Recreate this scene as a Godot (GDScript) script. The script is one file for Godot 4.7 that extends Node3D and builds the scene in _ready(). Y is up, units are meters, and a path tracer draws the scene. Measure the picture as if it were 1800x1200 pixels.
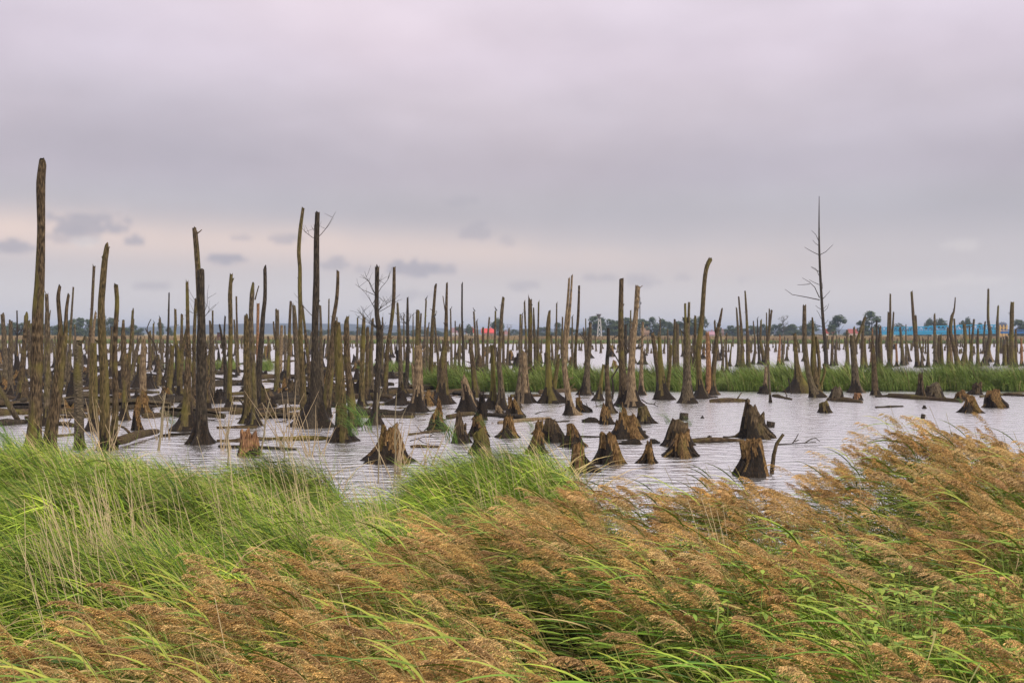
extends Node3D
# A drowned wood: dead trunks and stumps in shallow water, seen over a wind-blown reed bed.
const LENS := 2000.0      # focal length in pixels of an 1800 x 1200 frame
const EYE := 3.6          # eye height above the water
const SKYLINE := 586.0    # row of the horizon in that frame

var rng := RandomNumberGenerator.new()
var fine := FastNoiseLite.new()
var mats := {}
var taken := {}
var trunk_list: Array = []   # every standing trunk, for the labels

class Builder:
	var v := PackedVector3Array()
	var n := PackedVector3Array()
	var c := PackedColorArray()
	var i := PackedInt32Array()
	func vert(p: Vector3, col := Color.WHITE) -> int:
		v.append(p)
		c.append(col)
		return v.size() - 1
	func quad(a: int, b: int, d: int, e: int) -> void:
		i.append_array(PackedInt32Array([a, b, d, a, d, e]))
	func tri(a: int, b: int, d: int) -> void:
		i.append_array(PackedInt32Array([a, b, d]))
	func smooth() -> void:
		n.resize(v.size())
		n.fill(Vector3.ZERO)
		for k in range(0, i.size(), 3):
			var a := v[i[k]]
			var f := (v[i[k + 2]] - a).cross(v[i[k + 1]] - a)
			n[i[k]] += f
			n[i[k + 1]] += f
			n[i[k + 2]] += f
		for k in n.size():
			n[k] = n[k].normalized() if n[k].length_squared() > 1e-20 else Vector3.UP
	func mesh(m: Material, idx := PackedInt32Array(), colored := false) -> ArrayMesh:
		var use := idx if idx.size() else i
		var arr := []
		arr.resize(Mesh.ARRAY_MAX)
		var map := PackedInt32Array()
		map.resize(v.size())
		map.fill(-1)
		var vv := PackedVector3Array()
		var nn := PackedVector3Array()
		var cc := PackedColorArray()
		var ii := PackedInt32Array()
		for k in use:
			if map[k] < 0:
				map[k] = vv.size()
				vv.append(v[k])
				if n.size(): nn.append(n[k])
				cc.append(c[k])
			ii.append(map[k])
		arr[Mesh.ARRAY_VERTEX] = vv
		if n.size(): arr[Mesh.ARRAY_NORMAL] = nn
		if colored: arr[Mesh.ARRAY_COLOR] = cc
		arr[Mesh.ARRAY_INDEX] = ii
		var out := ArrayMesh.new()
		out.add_surface_from_arrays(Mesh.PRIMITIVE_TRIANGLES, arr)
		out.surface_set_material(0, m)
		return out
	# a flat strip of quads along a path
	func ribbon(pts: PackedVector3Array, w0: float, w1: float, side: Vector3, a: Color, b: Color, belly := true) -> void:
		var last := -1
		var m := pts.size() - 1
		for k in pts.size():
			var t := float(k) / m
			var w := lerpf(w0, w1, t)
			if belly: w = w0 * maxf(0.06, minf(1.0, t * 5.0 + 0.35)) * (1.0 - t * t) + w1 * t
			var col := a.lerp(b, t)
			var p := vert(pts[k] - side * w * 0.5, col)
			vert(pts[k] + side * w * 0.5, col)
			if last >= 0: quad(last, last + 1, p + 1, p)
			last = p
	# a round stem along a path
	func tube(pts: PackedVector3Array, r0: float, r1: float, seg: int, a: Color, b: Color) -> void:
		var last := -1
		var m := pts.size() - 1
		for k in pts.size():
			var t := float(k) / m
			var along := (pts[mini(k + 1, m)] - pts[maxi(k - 1, 0)]).normalized()
			var side := along.cross(Vector3(0.31, 0.2, 0.93)).normalized()
			var other := along.cross(side)
			var first := v.size()
			for s in seg:
				var g := TAU * s / seg
				vert(pts[k] + (side * cos(g) + other * sin(g)) * lerpf(r0, r1, t), a.lerp(b, t))
			if last >= 0:
				for s in seg:
					var s2 := (s + 1) % seg
					quad(last + s, first + s, first + s2, last + s2)
			last = first
		var tip := vert(pts[m], b)
		for s in seg: tri(last + s, tip, last + (s + 1) % seg)

func gp(px: float, py: float) -> Vector3:
	var d := LENS * EYE / (py - SKYLINE)
	return Vector3((px - 900.0) / LENS * d, 0, -d)

func wp(px: float, py: float, d: float) -> Vector3:
	return Vector3((px - 900.0) / LENS * d, EYE - (py - SKYLINE) / LENS * d, -d)

func numbered(called: String) -> String:
	var k: int = taken.get(called, -1) + 1
	taken[called] = k
	return called if k == 0 else "%s_%03d" % [called, k]

func tag(o: Node, label: String, category: String, group := "") -> Node:
	o.set_meta("label", label)
	o.set_meta("category", category)
	if group: o.set_meta("group", group)
	return o

func thing(called: String, at := Vector3.ZERO) -> Node3D:
	var o := Node3D.new()
	o.name = numbered(called)
	add_child(o)
	o.position = at
	return o

func part(called: String, m: Mesh, parent: Node, at := Vector3.ZERO) -> MeshInstance3D:
	var o := MeshInstance3D.new()
	o.mesh = m
	o.position = at
	if parent == self:
		o.name = numbered(called)
		add_child(o)
	else:
		o.name = called
		parent.add_child(o, true)
	return o

func box(size: Vector3, at: Vector3, m: Material, called: String, parent: Node, turn := Vector3.ZERO) -> MeshInstance3D:
	var b := BoxMesh.new()
	b.size = size
	b.material = m
	var o := part(called, b, parent, at)
	o.rotation = turn
	return o

func srgb(r: float, g: float, b: float) -> Color:
	return Color(r / 255.0, g / 255.0, b / 255.0)

func lin(r: float, g: float, b: float) -> Color:
	return Color(r, g, b).linear_to_srgb()

func noise_tex(freq: float, seed_: int, ramp: Array, size := 512, octaves := 4, kind := FastNoiseLite.TYPE_SIMPLEX_SMOOTH) -> NoiseTexture2D:
	var f := FastNoiseLite.new()
	f.noise_type = kind
	f.seed = seed_
	f.frequency = freq
	f.fractal_octaves = octaves
	var t := NoiseTexture2D.new()
	t.width = size
	t.height = size
	t.seamless = true
	t.noise = f
	if ramp.size():
		var g := Gradient.new()
		var off := PackedFloat32Array()
		var col := PackedColorArray()
		for r in ramp:
			off.append(r[0])
			col.append(r[1])
		g.offsets = off
		g.colors = col
		t.color_ramp = g
	return t

func wood(key: String, ramp: Array, seed_: int, scale: Vector3, moss := 0.0, rough := 0.9, bump := 2.2) -> void:
	var m := StandardMaterial3D.new()
	m.resource_name = key
	m.albedo_texture = noise_tex(0.02, seed_, ramp, 512, 5)
	m.uv1_triplanar = true
	m.uv1_world_triplanar = true
	m.uv1_scale = scale
	m.roughness = rough
	m.metallic_specular = 0.3
	m.heightmap_enabled = true
	m.heightmap_texture = mats.bark_relief
	m.heightmap_scale = bump
	if moss > 0.0:
		m.detail_enabled = true
		m.detail_albedo = noise_tex(0.008, seed_ + 40, [[0.0, Color(0.32, 0.30, 0.14, 0.0)], [0.62 - moss * 0.25, Color(0.33, 0.31, 0.14, 0.0)], [0.78 - moss * 0.25, Color(0.37, 0.35, 0.17, 0.6)], [1.0, Color(0.46, 0.43, 0.19, 0.8)]], 256, 4)
		m.detail_blend_mode = BaseMaterial3D.BLEND_MODE_MIX
		m.detail_uv_layer = BaseMaterial3D.DETAIL_UV_2
		m.uv2_triplanar = true
		m.uv2_world_triplanar = true
		m.uv2_scale = Vector3(0.5, 0.16, 0.5)
	mats[key] = m

func flat_mat(key: String, col: Color, rough := 0.85) -> StandardMaterial3D:
	var m := StandardMaterial3D.new()
	m.resource_name = key
	m.albedo_color = col
	m.roughness = rough
	mats[key] = m
	return m

func blade_mat(key: String, back: float) -> void:
	var m := StandardMaterial3D.new()
	m.resource_name = key
	m.vertex_color_use_as_albedo = true
	m.roughness = 0.6
	m.metallic_specular = 0.35
	m.cull_mode = BaseMaterial3D.CULL_DISABLED
	if back > 0.0:
		m.backlight_enabled = true
		m.backlight = Color(back, back, back)
	mats[key] = m

# ---------------------------------------------------------------- camera, sky, sun
func set_view() -> void:
	var cam := Camera3D.new()
	cam.name = "camera"
	add_child(cam)
	cam.position = Vector3(0, EYE, 0)
	cam.rotation.x = -atan((600.0 - SKYLINE) / LENS)
	cam.fov = rad_to_deg(2.0 * atan(600.0 / LENS))
	cam.near = 0.1
	cam.far = 12000.0
	cam.current = true
	var env := Environment.new()
	env.tonemap_mode = Environment.TONE_MAPPER_LINEAR
	env.tonemap_exposure = 2.0
	env.background_mode = Environment.BG_SKY
	env.sdfgi_enabled = true
	env.ssao_enabled = true
	env.ssil_enabled = true
	env.fog_enabled = true
	env.fog_density = 0.00024
	env.fog_light_color = Color(0.78, 0.86, 1.0)
	var sky := Sky.new()
	var sm := PanoramaSkyMaterial.new()
	sm.panorama = sky_picture()
	sky.sky_material = sm
	env.sky = sky
	var we := WorldEnvironment.new()
	we.name = "world_environment"
	we.environment = env
	add_child(we)
	var sun := DirectionalLight3D.new()
	sun.name = "sun"
	sun.light_energy = 0.5
	sun.light_color = Color(1.0, 0.95, 0.86)
	sun.light_angular_distance = 10.0
	sun.shadow_enabled = true
	add_child(sun)
	sun.look_at_from_position(Vector3(5.0, 7.0, 4.5), Vector3.ZERO)

# cloud cover: bands of grey, lilac and white that go on all round, with torn small clouds low down
func sky_picture() -> ImageTexture:
	var w := 2048
	var h := 1024
	var im := Image.create(w, h, false, Image.FORMAT_RGBF)
	var low := FastNoiseLite.new()
	low.seed = 5
	low.frequency = 1.1
	low.fractal_octaves = 5
	var torn := FastNoiseLite.new()
	torn.seed = 9
	torn.frequency = 7.0
	torn.fractal_octaves = 4
	# elevation in degrees, colour
	var steps := [[0.0, srgb(214, 211, 214)], [1.6, srgb(213, 207, 209)], [3.6, srgb(204, 197, 200)], [6.2, srgb(187, 183, 190)], [8.1, srgb(189, 182, 192)], [10.9, srgb(204, 195, 206)], [13.7, srgb(217, 206, 219)], [16.5, srgb(225, 214, 227)], [24.0, srgb(231, 222, 232)], [45.0, srgb(236, 231, 236)], [90.0, srgb(238, 234, 238)]]
	# small clouds: frame pixel x, y, half width, half height, strength
	var puffs := [[150, 408, 62, 20, 0.9], [130, 425, 40, 16, 0.6], [30, 447, 36, 11, 0.9], [238, 431, 18, 10, 0.9], [398, 460, 28, 11, 1.0], [425, 422, 18, 5, 0.6], [505, 424, 26, 9, 0.7], [590, 468, 30, 13, 0.7], [640, 474, 20, 8, 0.5], [725, 472, 42, 16, 0.9], [780, 476, 24, 10, 0.7], [835, 408, 32, 15, 0.6], [890, 424, 16, 9, 0.4], [812, 354, 34, 8, 0.4], [268, 508, 30, 8, 0.5], [1055, 490, 32, 8, 0.5], [1125, 495, 30, 12, 0.5], [920, 503, 26, 9, 0.45], [1200, 490, 16, 6, 0.35], [1310, 494, 14, 5, 0.3], [700, 520, 60, 10, 0.4]]
	var lights := [[1690, 442, 28, 9, 0.5], [1700, 500, 50, 8, 0.4], [1600, 505, 60, 8, 0.3], [150, 435, 24, 10, 0.8]]
	# the same kind of small clouds round the rest of the horizon
	var ring := RandomNumberGenerator.new()
	ring.seed = 4
	var away := []
	for k in 90:
		away.append([ring.randf_range(0.48, TAU - 0.48), deg_to_rad(ring.randf_range(1.8, 5.6)), deg_to_rad(ring.randf_range(0.5, 1.8)), deg_to_rad(ring.randf_range(0.15, 0.5)), ring.randf_range(0.3, 1.0)])
	var spots := []
	for p in puffs: spots.append([atan((p[0] - 900.0) / LENS), atan((SKYLINE - p[1]) / LENS), p[2] / LENS, p[3] / LENS, p[4], -1.0])
	for p in lights: spots.append([atan((p[0] - 900.0) / LENS), atan((SKYLINE - p[1]) / LENS), p[2] / LENS, p[3] / LENS, p[4], 1.0])
	for p in away: spots.append([p[0] if p[0] < PI else p[0] - TAU, p[1], p[2], p[3], p[4], -1.0])
	var lit: Array = []
	for s in steps: lit.append(s[1].srgb_to_linear())
	for row in h / 2 + 1:
		var up := 90.0 - 180.0 * (row + 0.5) / h
		var e := maxf(up, 0.0)
		var k := 0
		while k < steps.size() - 2 and steps[k + 1][0] < e: k += 1
		var base: Color = lit[k].lerp(lit[k + 1], smoothstep(0.0, 1.0, clampf((e - steps[k][0]) / (steps[k + 1][0] - steps[k][0]), 0.0, 1.0)))
		var ce := cos(deg_to_rad(up))
		var se := sin(deg_to_rad(up))
		for col in w:
			var az := TAU * (col + 0.5) / w
			var a := az if az < PI else az - TAU
			var p := Vector3(sin(az) * ce, se * 2.3, -cos(az) * ce)
			var big := low.get_noise_3dv(p * 1.6)
			var mid := low.get_noise_3dv(p * 3.3 + Vector3(7, 3, 1))
			var c := base * (1.0 + 0.09 * big * smoothstep(1.0, 8.0, e) + 0.17 * mid * smoothstep(3.0, 9.0, e))
			# a cooler or rosier cast from place to place
			var cast := low.get_noise_3dv(p * 0.9 + Vector3(-4, 9, 2))
			c.r *= 1.0 + 0.05 * cast
			c.b *= 1.0 - 0.04 * cast
			# the warm rift under the cloud deck, broken along the horizon
			var edge := 3.35 + 1.35 * cos(a + 1.0) - 1.1 * sin(a + 0.2) + 0.4 * mid
			var rift := exp(-pow((e - edge) / 0.95, 2.0)) * clampf(0.12 + 0.55 * cos(a + 0.9) - 0.9 * sin(a + 0.15) + 0.4 * mid, 0.0, 1.0)
			c = c.lerp(Color(0.86, 0.69, 0.62), rift * 0.85)
			if e < 9.0:
				for s in spots:
					var dx: float = absf(a - s[0]) / s[2]
					if dx > 1.9: continue
					var er := deg_to_rad(e)
					var dy: float = (er - s[1]) / s[3]
					if absf(dy) > 1.9: continue
					var tear := torn.get_noise_3d(a * 7.0, er * 14.0, s[0] * 5.0)
					var tear2 := torn.get_noise_3d(a * 22.0, er * 34.0, s[0] * 9.0)
					var body: float = smoothstep(0.15, 0.6, 1.0 - (dx * dx + dy * dy) * 0.62 + tear * 0.9 + tear2 * 0.5 - maxf(0.0, -dy - 0.4) * 0.5)
					if s[5] < 0.0: c = c.lerp(Color(0.45, 0.43, 0.48), body * s[4] * 0.95)
					else: c = c.lerp(Color(0.80, 0.745, 0.735), body * s[4] * 0.5)
			im.set_pixel(col, row, c * 0.515)
	im.fill_rect(Rect2i(0, h / 2 + 1, w, h / 2 - 1), Color(0.2, 0.2, 0.19))
	return ImageTexture.create_from_image(im)

func make_materials() -> void:
	mats.bark_relief = noise_tex(0.03, 77, [], 512, 4)
	var stretch := Vector3(2.0, 0.34, 2.0)
	wood("brown_bark", [[0.0, srgb(26, 21, 15)], [0.32, srgb(46, 38, 28)], [0.5, srgb(72, 60, 46)], [0.72, srgb(101, 86, 66)], [1.0, srgb(148, 129, 103)]], 1, stretch, 0.22)
	wood("grey_bark", [[0.0, srgb(34, 29, 24)], [0.36, srgb(60, 52, 42)], [0.55, srgb(87, 77, 62)], [0.8, srgb(116, 103, 85)], [1.0, srgb(148, 134, 114)]], 2, stretch, 0.15)
	wood("mossy_bark", [[0.0, srgb(30, 25, 17)], [0.36, srgb(57, 50, 34)], [0.6, srgb(89, 76, 52)], [1.0, srgb(138, 119, 89)]], 3, stretch, 0.6)
	wood("bare_wood", [[0.0, srgb(40, 32, 24)], [0.32, srgb(76, 62, 49)], [0.5, srgb(108, 92, 72)], [0.75, srgb(140, 122, 97)], [1.0, srgb(178, 159, 133)]], 4, stretch, 0.0)
	wood("dark_bark", [[0.0, srgb(22, 20, 17)], [0.4, srgb(42, 37, 31)], [0.65, srgb(65, 57, 48)], [1.0, srgb(102, 91, 76)]], 5, stretch, 0.0)
	wood("scaly_bark", [[0.0, srgb(35, 31, 26)], [0.45, srgb(72, 65, 54)], [0.65, srgb(99, 89, 75)], [1.0, srgb(139, 128, 111)]], 6, Vector3(0.7, 1.8, 0.7), 0.1)
	wood("stump_wood", [[0.0, srgb(23, 16, 10)], [0.3, srgb(53, 39, 24)], [0.48, srgb(99, 75, 47)], [0.7, srgb(144, 115, 76)], [1.0, srgb(196, 165, 120)]], 7, Vector3(3.2, 0.5, 3.2), 0.2, 0.9, 4.0)
	wood("wet_root", [[0.0, srgb(11, 9, 7)], [0.45, srgb(24, 19, 15)], [0.65, srgb(44, 34, 25)], [0.85, srgb(80, 62, 44)], [1.0, srgb(120, 96, 70)]], 8, Vector3(3.0, 0.6, 3.0), 0.0, 0.55, 3.0)
	wood("log_wood", [[0.0, srgb(24, 19, 15)], [0.4, srgb(50, 40, 31)], [0.62, srgb(82, 68, 52)], [1.0, srgb(150, 128, 100)]], 9, Vector3(0.35, 1.8, 1.8), 0.05)
	wood("orange_wood", [[0.0, srgb(53, 35, 24)], [0.4, srgb(99, 71, 50)], [0.7, srgb(145, 110, 81)], [1.0, srgb(193, 158, 121)]], 10, stretch, 0.0)
	wood("mossy_log", [[0.0, srgb(40, 33, 19)], [0.4, srgb(84, 75, 38)], [0.7, srgb(128, 115, 60)], [1.0, srgb(170, 152, 98)]], 11, Vector3(0.35, 1.5, 1.5), 0.7)
	blade_mat("reed_blade", 0.36)
	blade_mat("reed_plume", 0.3)
	blade_mat("dry_stem", 0.0)
	blade_mat("tree_leaf", 0.3)
	# water: near-white metal finish put in for a brighter sheen, rippled by wind
	var w := StandardMaterial3D.new()
	w.resource_name = "lake_water"
	w.albedo_color = lin(0.97, 0.96, 0.96)
	w.metallic = 0.94
	w.roughness = 0.2
	w.metallic_specular = 0.7
	w.uv1_triplanar = true
	w.uv1_world_triplanar = true
	w.uv1_scale = Vector3(0.045, 0.045, 0.08)
	w.heightmap_enabled = true
	w.heightmap_texture = noise_tex(0.02, 31, [], 1024, 6)
	w.heightmap_scale = 15.0
	mats.water = w
	var g := StandardMaterial3D.new()
	g.resource_name = "swamp_soil"
	g.albedo_texture = noise_tex(0.02, 21, [[0.0, srgb(34, 28, 20)], [0.5, srgb(58, 48, 32)], [0.75, srgb(88, 74, 48)], [1.0, srgb(130, 110, 70)]], 512, 5)
	g.uv1_triplanar = true
	g.uv1_world_triplanar = true
	g.uv1_scale = Vector3(0.4, 0.4, 0.4)
	g.roughness = 0.95
	mats.soil = g
	var f := StandardMaterial3D.new()
	f.resource_name = "meadow"
	f.albedo_texture = noise_tex(0.012, 22, [[0.0, srgb(96, 104, 58)], [0.45, srgb(128, 120, 74)], [0.6, srgb(150, 128, 84)], [1.0, srgb(112, 128, 62)]], 512, 4)
	f.uv1_triplanar = true
	f.uv1_world_triplanar = true
	f.uv1_scale = Vector3(0.006, 0.006, 0.02)
	f.roughness = 0.95
	mats.meadow = f

# ---------------------------------------------------------------- land and water
func along(table: Array, x: float) -> float:
	if x <= table[0][0]: return table[0][1]
	for k in range(1, table.size()):
		if x <= table[k][0]:
			return lerpf(table[k - 1][1], table[k][1], (x - table[k - 1][0]) / (table[k][0] - table[k - 1][0]))
	return table[-1][1]

const SHORE := [[-900, 21.5], [0, 22.5], [120, 22.0], [300, 23.0], [480, 22.0], [600, 21.0], [640, 19.0], [740, 18.6], [775, 21.6], [880, 23.0], [1000, 22.2], [1050, 16.4], [1200, 15.2], [1420, 14.6], [1520, 16.4], [1660, 17.4], [1820, 18.0], [2700, 18.0]]
const REED_BACK := [[-900, 7.0], [0, 7.6], [220, 8.4], [450, 9.0], [700, 10.3], [860, 11.8], [1000, 13.4], [1060, 14.6], [1200, 14.5], [1420, 14.0], [1520, 15.4], [1660, 16.4], [1820, 16.8], [2700, 16.8]]

func bearing(x: float, z: float) -> float:
	return 900.0 + LENS * x / maxf(-z, 3.0)

func land(x: float, z: float) -> float:
	var d := -z
	var px := bearing(x, z)
	var shore := along(SHORE, px) + 0.5 * fine.get_noise_2d(x * 3.0, z * 3.0)
	var bank := 0.14 + 0.05 * fine.get_noise_2d(x * 8.0, z * 8.0) + clampf((5.0 - d) * 0.09, 0.0, 1.8)
	var y := lerpf(bank, -0.55, smoothstep(shore - 0.6, shore + 1.6, d))
	if x > -7.0:
		var inside := smoothstep(69.0, 71.5, d) * (1.0 - smoothstep(80.0, 83.0, d)) * smoothstep(-7.0, -5.0, x)
		y = lerpf(y, 0.07, inside)
	return y

func make_land() -> void:
	var b := Builder.new()
	var zs := []
	var z := 14.0
	while z > -30.0:
		zs.append(z)
		z -= 0.8
	while z > -60.0:
		zs.append(z)
		z -= 5.0
	while z > -90.0:
		zs.append(z)
		z -= 1.5
	for q in [-110.0, -160.0, -240.0, -320.0, -386.0, -391.0]: zs.append(q)
	var xs := []
	var x := 0.0
	while x < 30.0:
		xs.append(x)
		x += 0.9
	while x < 700.0:
		xs.append(x)
		x *= 1.22
	var all := []
	for k in range(xs.size() - 1, 0, -1): all.append(-xs[k])
	all.append_array(xs)
	for zz in zs:
		for xx in all: b.vert(Vector3(xx, land(xx, zz), zz))
	var w := all.size()
	for r in zs.size() - 1:
		for k in w - 1: b.quad(r * w + k, (r + 1) * w + k, (r + 1) * w + k + 1, r * w + k + 1)
	b.smooth()
	part("ground", b.mesh(mats.soil), self).set_meta("kind", "structure")
	# the far side: a low bank, then meadow to the horizon
	var m := Builder.new()
	var rows := [[-390.0, -0.6], [-394.0, 0.25], [-420.0, 0.45], [-520.0, 0.6], [-700.0, 0.8], [-1000.0, 1.0], [-1600.0, 1.6], [-3000.0, 1.8], [-6000.0, 1.8]]
	for q in rows:
		for k in 61:
			var xx = (k - 30) / 30.0 * (700.0 + 0.8 * -q[0])
			m.vert(Vector3(xx, q[1] + 0.12 * fine.get_noise_2d(xx, q[0]), q[0] + 2.5 * fine.get_noise_2d(xx * 0.6, 3.0) * float(q[0] > -400.0)))
	for r in rows.size() - 1:
		for k in 60: m.quad(r * 61 + k, (r + 1) * 61 + k, (r + 1) * 61 + k + 1, r * 61 + k + 1)
	m.smooth()
	part("meadow", m.mesh(mats.meadow), self).set_meta("kind", "structure")
	var p := PlaneMesh.new()
	p.size = Vector2(1400, 410)
	p.material = mats.water
	part("water", p, self, Vector3(0, 0, -189.0)).set_meta("kind", "structure")
	# wooded hills far off
	var hill := Builder.new()
	for k in 121:
		var xx := (k - 60) * 45.0
		var px := 900.0 + LENS * xx / 3400.0
		var top := 26.0 + 9.0 * fine.get_noise_2d(xx * 0.02, 0.0) + 3.0 * fine.get_noise_2d(xx * 0.12, 5.0)
		top *= along([[-500, 0.9], [200, 0.9], [380, 1.25], [520, 1.2], [720, 1.05], [800, 0.5], [1000, 0.62], [1200, 0.5], [1420, 0.55], [1560, 0.5], [2200, 0.6]], px)
		for q in [[-3300.0, 0.0], [-3340.0, 0.55], [-3400.0, 0.85], [-3480.0, 1.0], [-3800.0, 0.9], [-4200.0, 0.0]]:
			hill.vert(Vector3(xx, 1.0 + top * q[1] + 1.6 * fine.get_noise_2d(xx * 0.5, q[0]) * float(q[1] > 0.0), q[0]))
	for k in 120:
		for r in 5: hill.quad(k * 6 + r, k * 6 + r + 1, k * 6 + 7 + r, k * 6 + 6 + r)
	hill.smooth()
	var hm := flat_mat("hill_wood", lin(0.045, 0.06, 0.04))
	hm.albedo_texture = noise_tex(0.02, 51, [[0.0, srgb(120, 130, 110)], [1.0, srgb(255, 255, 240)]], 256)
	hm.uv1_triplanar = true
	hm.uv1_world_triplanar = true
	hm.uv1_scale = Vector3(0.01, 0.01, 0.01)
	part("hills", hill.mesh(hm), self).set_meta("kind", "structure")

# ---------------------------------------------------------------- dead wood
# A trunk round a path of [point, radius], with ridged sides, spreading roots and a broken top.
# Returns {wood, root}: the wood above and the black wet root below a ragged water line.
func trunk_shape(path: Array, seg: int, rings: int, flare: float, flare_high: float, jag: float, wet: float, ridge: float, seed_: float, m: Material, notch := 0.0) -> Dictionary:
	var b := Builder.new()
	var n := path.size()
	var curve := Curve3D.new()
	for k in n:
		var p: Vector3 = path[k][0]
		var lean := Vector3.ZERO
		if k > 0 and k < n - 1: lean = (path[k + 1][0] - path[k - 1][0]) * 0.16
		curve.add_point(p, -lean, lean)
	curve.bake_interval = 0.05 if rings > 20 else 0.2
	var total := curve.get_baked_length()
	var at := PackedFloat32Array()
	var run := 0.0
	for k in n:
		if k > 0: run += (path[k][0] - path[k - 1][0]).length()
		at.append(run)
	for k in n: at[k] *= total / maxf(run, 0.001)
	var phase := seed_ * 1.7
	var lobes := 3 + int(fposmod(seed_ * 7.3, 3.0))
	for r in rings + 1:
		var t := pow(float(r) / rings, 1.5 if flare > 0.0 else 1.0)
		var s := t * total
		var c := curve.sample_baked(s)
		var q := 0
		while q < n - 2 and at[q + 1] < s: q += 1
		var rad: float = lerpf(path[q][1], path[q + 1][1], clampf((s - at[q]) / maxf(0.001, at[q + 1] - at[q]), 0.0, 1.0))
		var ahead := (curve.sample_baked(minf(s + 0.1, total)) - curve.sample_baked(maxf(s - 0.1, 0.0))).normalized()
		var sx := ahead.cross(Vector3(0, 0, 1)).normalized()
		var sz := ahead.cross(sx)
		var h := maxf(c.y, -0.3)
		for k in seg:
			var g := TAU * k / seg
			var wide := fine.get_noise_3d(cos(g) * 26.0 + seed_ * 31.0, sin(g) * 26.0, s * 16.0)
			var groove := fine.get_noise_3d(cos(g) * 170.0 + seed_ * 57.0, sin(g) * 170.0, s * 14.0)
			var rr := rad * (1.0 + ridge * wide + ridge * 0.9 * groove)
			if flare > 0.0:
				var toe := 0.5 + 0.5 * cos(g * lobes + phase + 0.8 * sin(g + phase))
				var toe2 := 0.5 + 0.5 * cos(g * (lobes * 2 + 1) + phase * 2.0)
				var amount := exp(-maxf(h, 0.0) / flare_high)
				rr += flare * amount * (0.35 + 0.6 * toe + 0.3 * toe2 * amount + 0.6 * groove)
			var p := c + (sx * cos(g) + sz * sin(g)) * rr
			if jag > 0.0:
				var up := t * t * t * t
				var spike := fine.get_noise_2d(cos(g) * 26.0 + seed_ * 77.0, sin(g) * 26.0)
				p.y += up * jag * (spike * 2.4 + 0.6 * cos(g + phase))
			if notch > 0.0:
				var away := absf(wrapf(g - phase * 2.3, -PI, PI))
				p.y -= notch * t * t * exp(-away * away * 1.6) * (1.0 + groove)
			b.vert(p)
	var wood_idx := PackedInt32Array()
	var root_idx := PackedInt32Array()
	for r in rings:
		for k in seg:
			var k2 := (k + 1) % seg
			var a := r * seg + k
			var e := [a, a + seg, (r + 1) * seg + k2, a, (r + 1) * seg + k2, r * seg + k2]
			var g := TAU * k / seg
			var line := wet * (0.95 + 1.6 * fine.get_noise_2d(g * 40.0 + seed_ * 13.0, seed_) + 0.6 * fine.get_noise_2d(k * 170.0, seed_ * 9.0))
			b.i.append_array(PackedInt32Array(e))
			if b.v[a + seg].y < line: root_idx.append_array(PackedInt32Array(e))
			else: wood_idx.append_array(PackedInt32Array(e))
	if flare <= 0.0:
		var butt := Vector3.ZERO
		for k in seg: butt += b.v[k]
		var hub := b.vert(butt / seg)
		for k in seg:
			var e := PackedInt32Array([k, (k + 1) % seg, hub])
			b.i.append_array(e)
			wood_idx.append_array(e)
	# the broken top, a little hollow
	var mid := Vector3.ZERO
	for k in seg: mid += b.v[rings * seg + k]
	mid /= seg
	var inner := b.v.size()
	for k in seg: b.vert(b.v[rings * seg + k].lerp(mid, 0.45) - Vector3(0, jag * 0.5 + 0.01, 0))
	var dip := b.vert(mid - Vector3(0, jag * 0.9 + 0.03, 0))
	for k in seg:
		var k2 := (k + 1) % seg
		var o := rings * seg
		var e := PackedInt32Array([o + k, inner + k, inner + k2, o + k, inner + k2, o + k2, inner + k, dip, inner + k2])
		b.i.append_array(e)
		wood_idx.append_array(e)
	b.smooth()
	var out := {"wood": b.mesh(m, wood_idx) if wood_idx.size() else null, "root": b.mesh(mats.wet_root, root_idx) if root_idx.size() else null}
	return out

func stick(pts: PackedVector3Array, r0: float, r1: float, m: Material, seg := 6) -> ArrayMesh:
	var b := Builder.new()
	b.tube(pts, r0, r1, seg, Color.WHITE, Color.WHITE)
	b.smooth()
	return b.mesh(m)

func wander(a: Vector3, dir: Vector3, length: float, steps: int, droop: float, wobble: float) -> PackedVector3Array:
	var pts := PackedVector3Array([a])
	var d := dir.normalized()
	for k in steps:
		d = (d + Vector3(rng.randf_range(-wobble, wobble), droop + rng.randf_range(-wobble, wobble), rng.randf_range(-wobble, wobble))).normalized()
		pts.append(pts[-1] + d * length / steps)
	return pts

# fine bare twigs in one piece, too small to pick apart
func twigs(parent: Node, from: Array, reach: float, count: int, m: Material, r := 0.012) -> void:
	var b := Builder.new()
	for k in count:
		var p: Vector3 = from[rng.randi() % from.size()]
		var g := rng.randf() * TAU
		var pts := wander(p, Vector3(cos(g), rng.randf_range(0.3, 1.4), sin(g) * 0.7), reach * rng.randf_range(0.5, 1.0), 5, 0.06, 0.22)
		b.tube(pts, r, r * 0.35, 4, Color.WHITE, Color.WHITE)
		for j in 3:
			var q: Vector3 = pts[2 + rng.randi() % 3]
			var u := wander(q, Vector3(rng.randf_range(-1, 1), rng.randf_range(0.1, 1.2), rng.randf_range(-0.6, 0.6)), reach * rng.randf_range(0.2, 0.45), 3, 0.04, 0.25)
			b.tube(u, r * 0.6, r * 0.3, 3, Color.WHITE, Color.WHITE)
	b.smooth()
	part("twigs", b.mesh(m), parent).set_meta("kind", "stuff")

func px_path(p: Array, d: float, base: Vector3, bend := 0.0) -> Array:
	var out := []
	for k in range(0, p.size(), 3):
		var q := wp(p[k], p[k + 1], d) - base
		q.z += bend * q.y * 0.06
		out.append([q, p[k + 2] * 0.5 / LENS * d])
	return out

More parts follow.
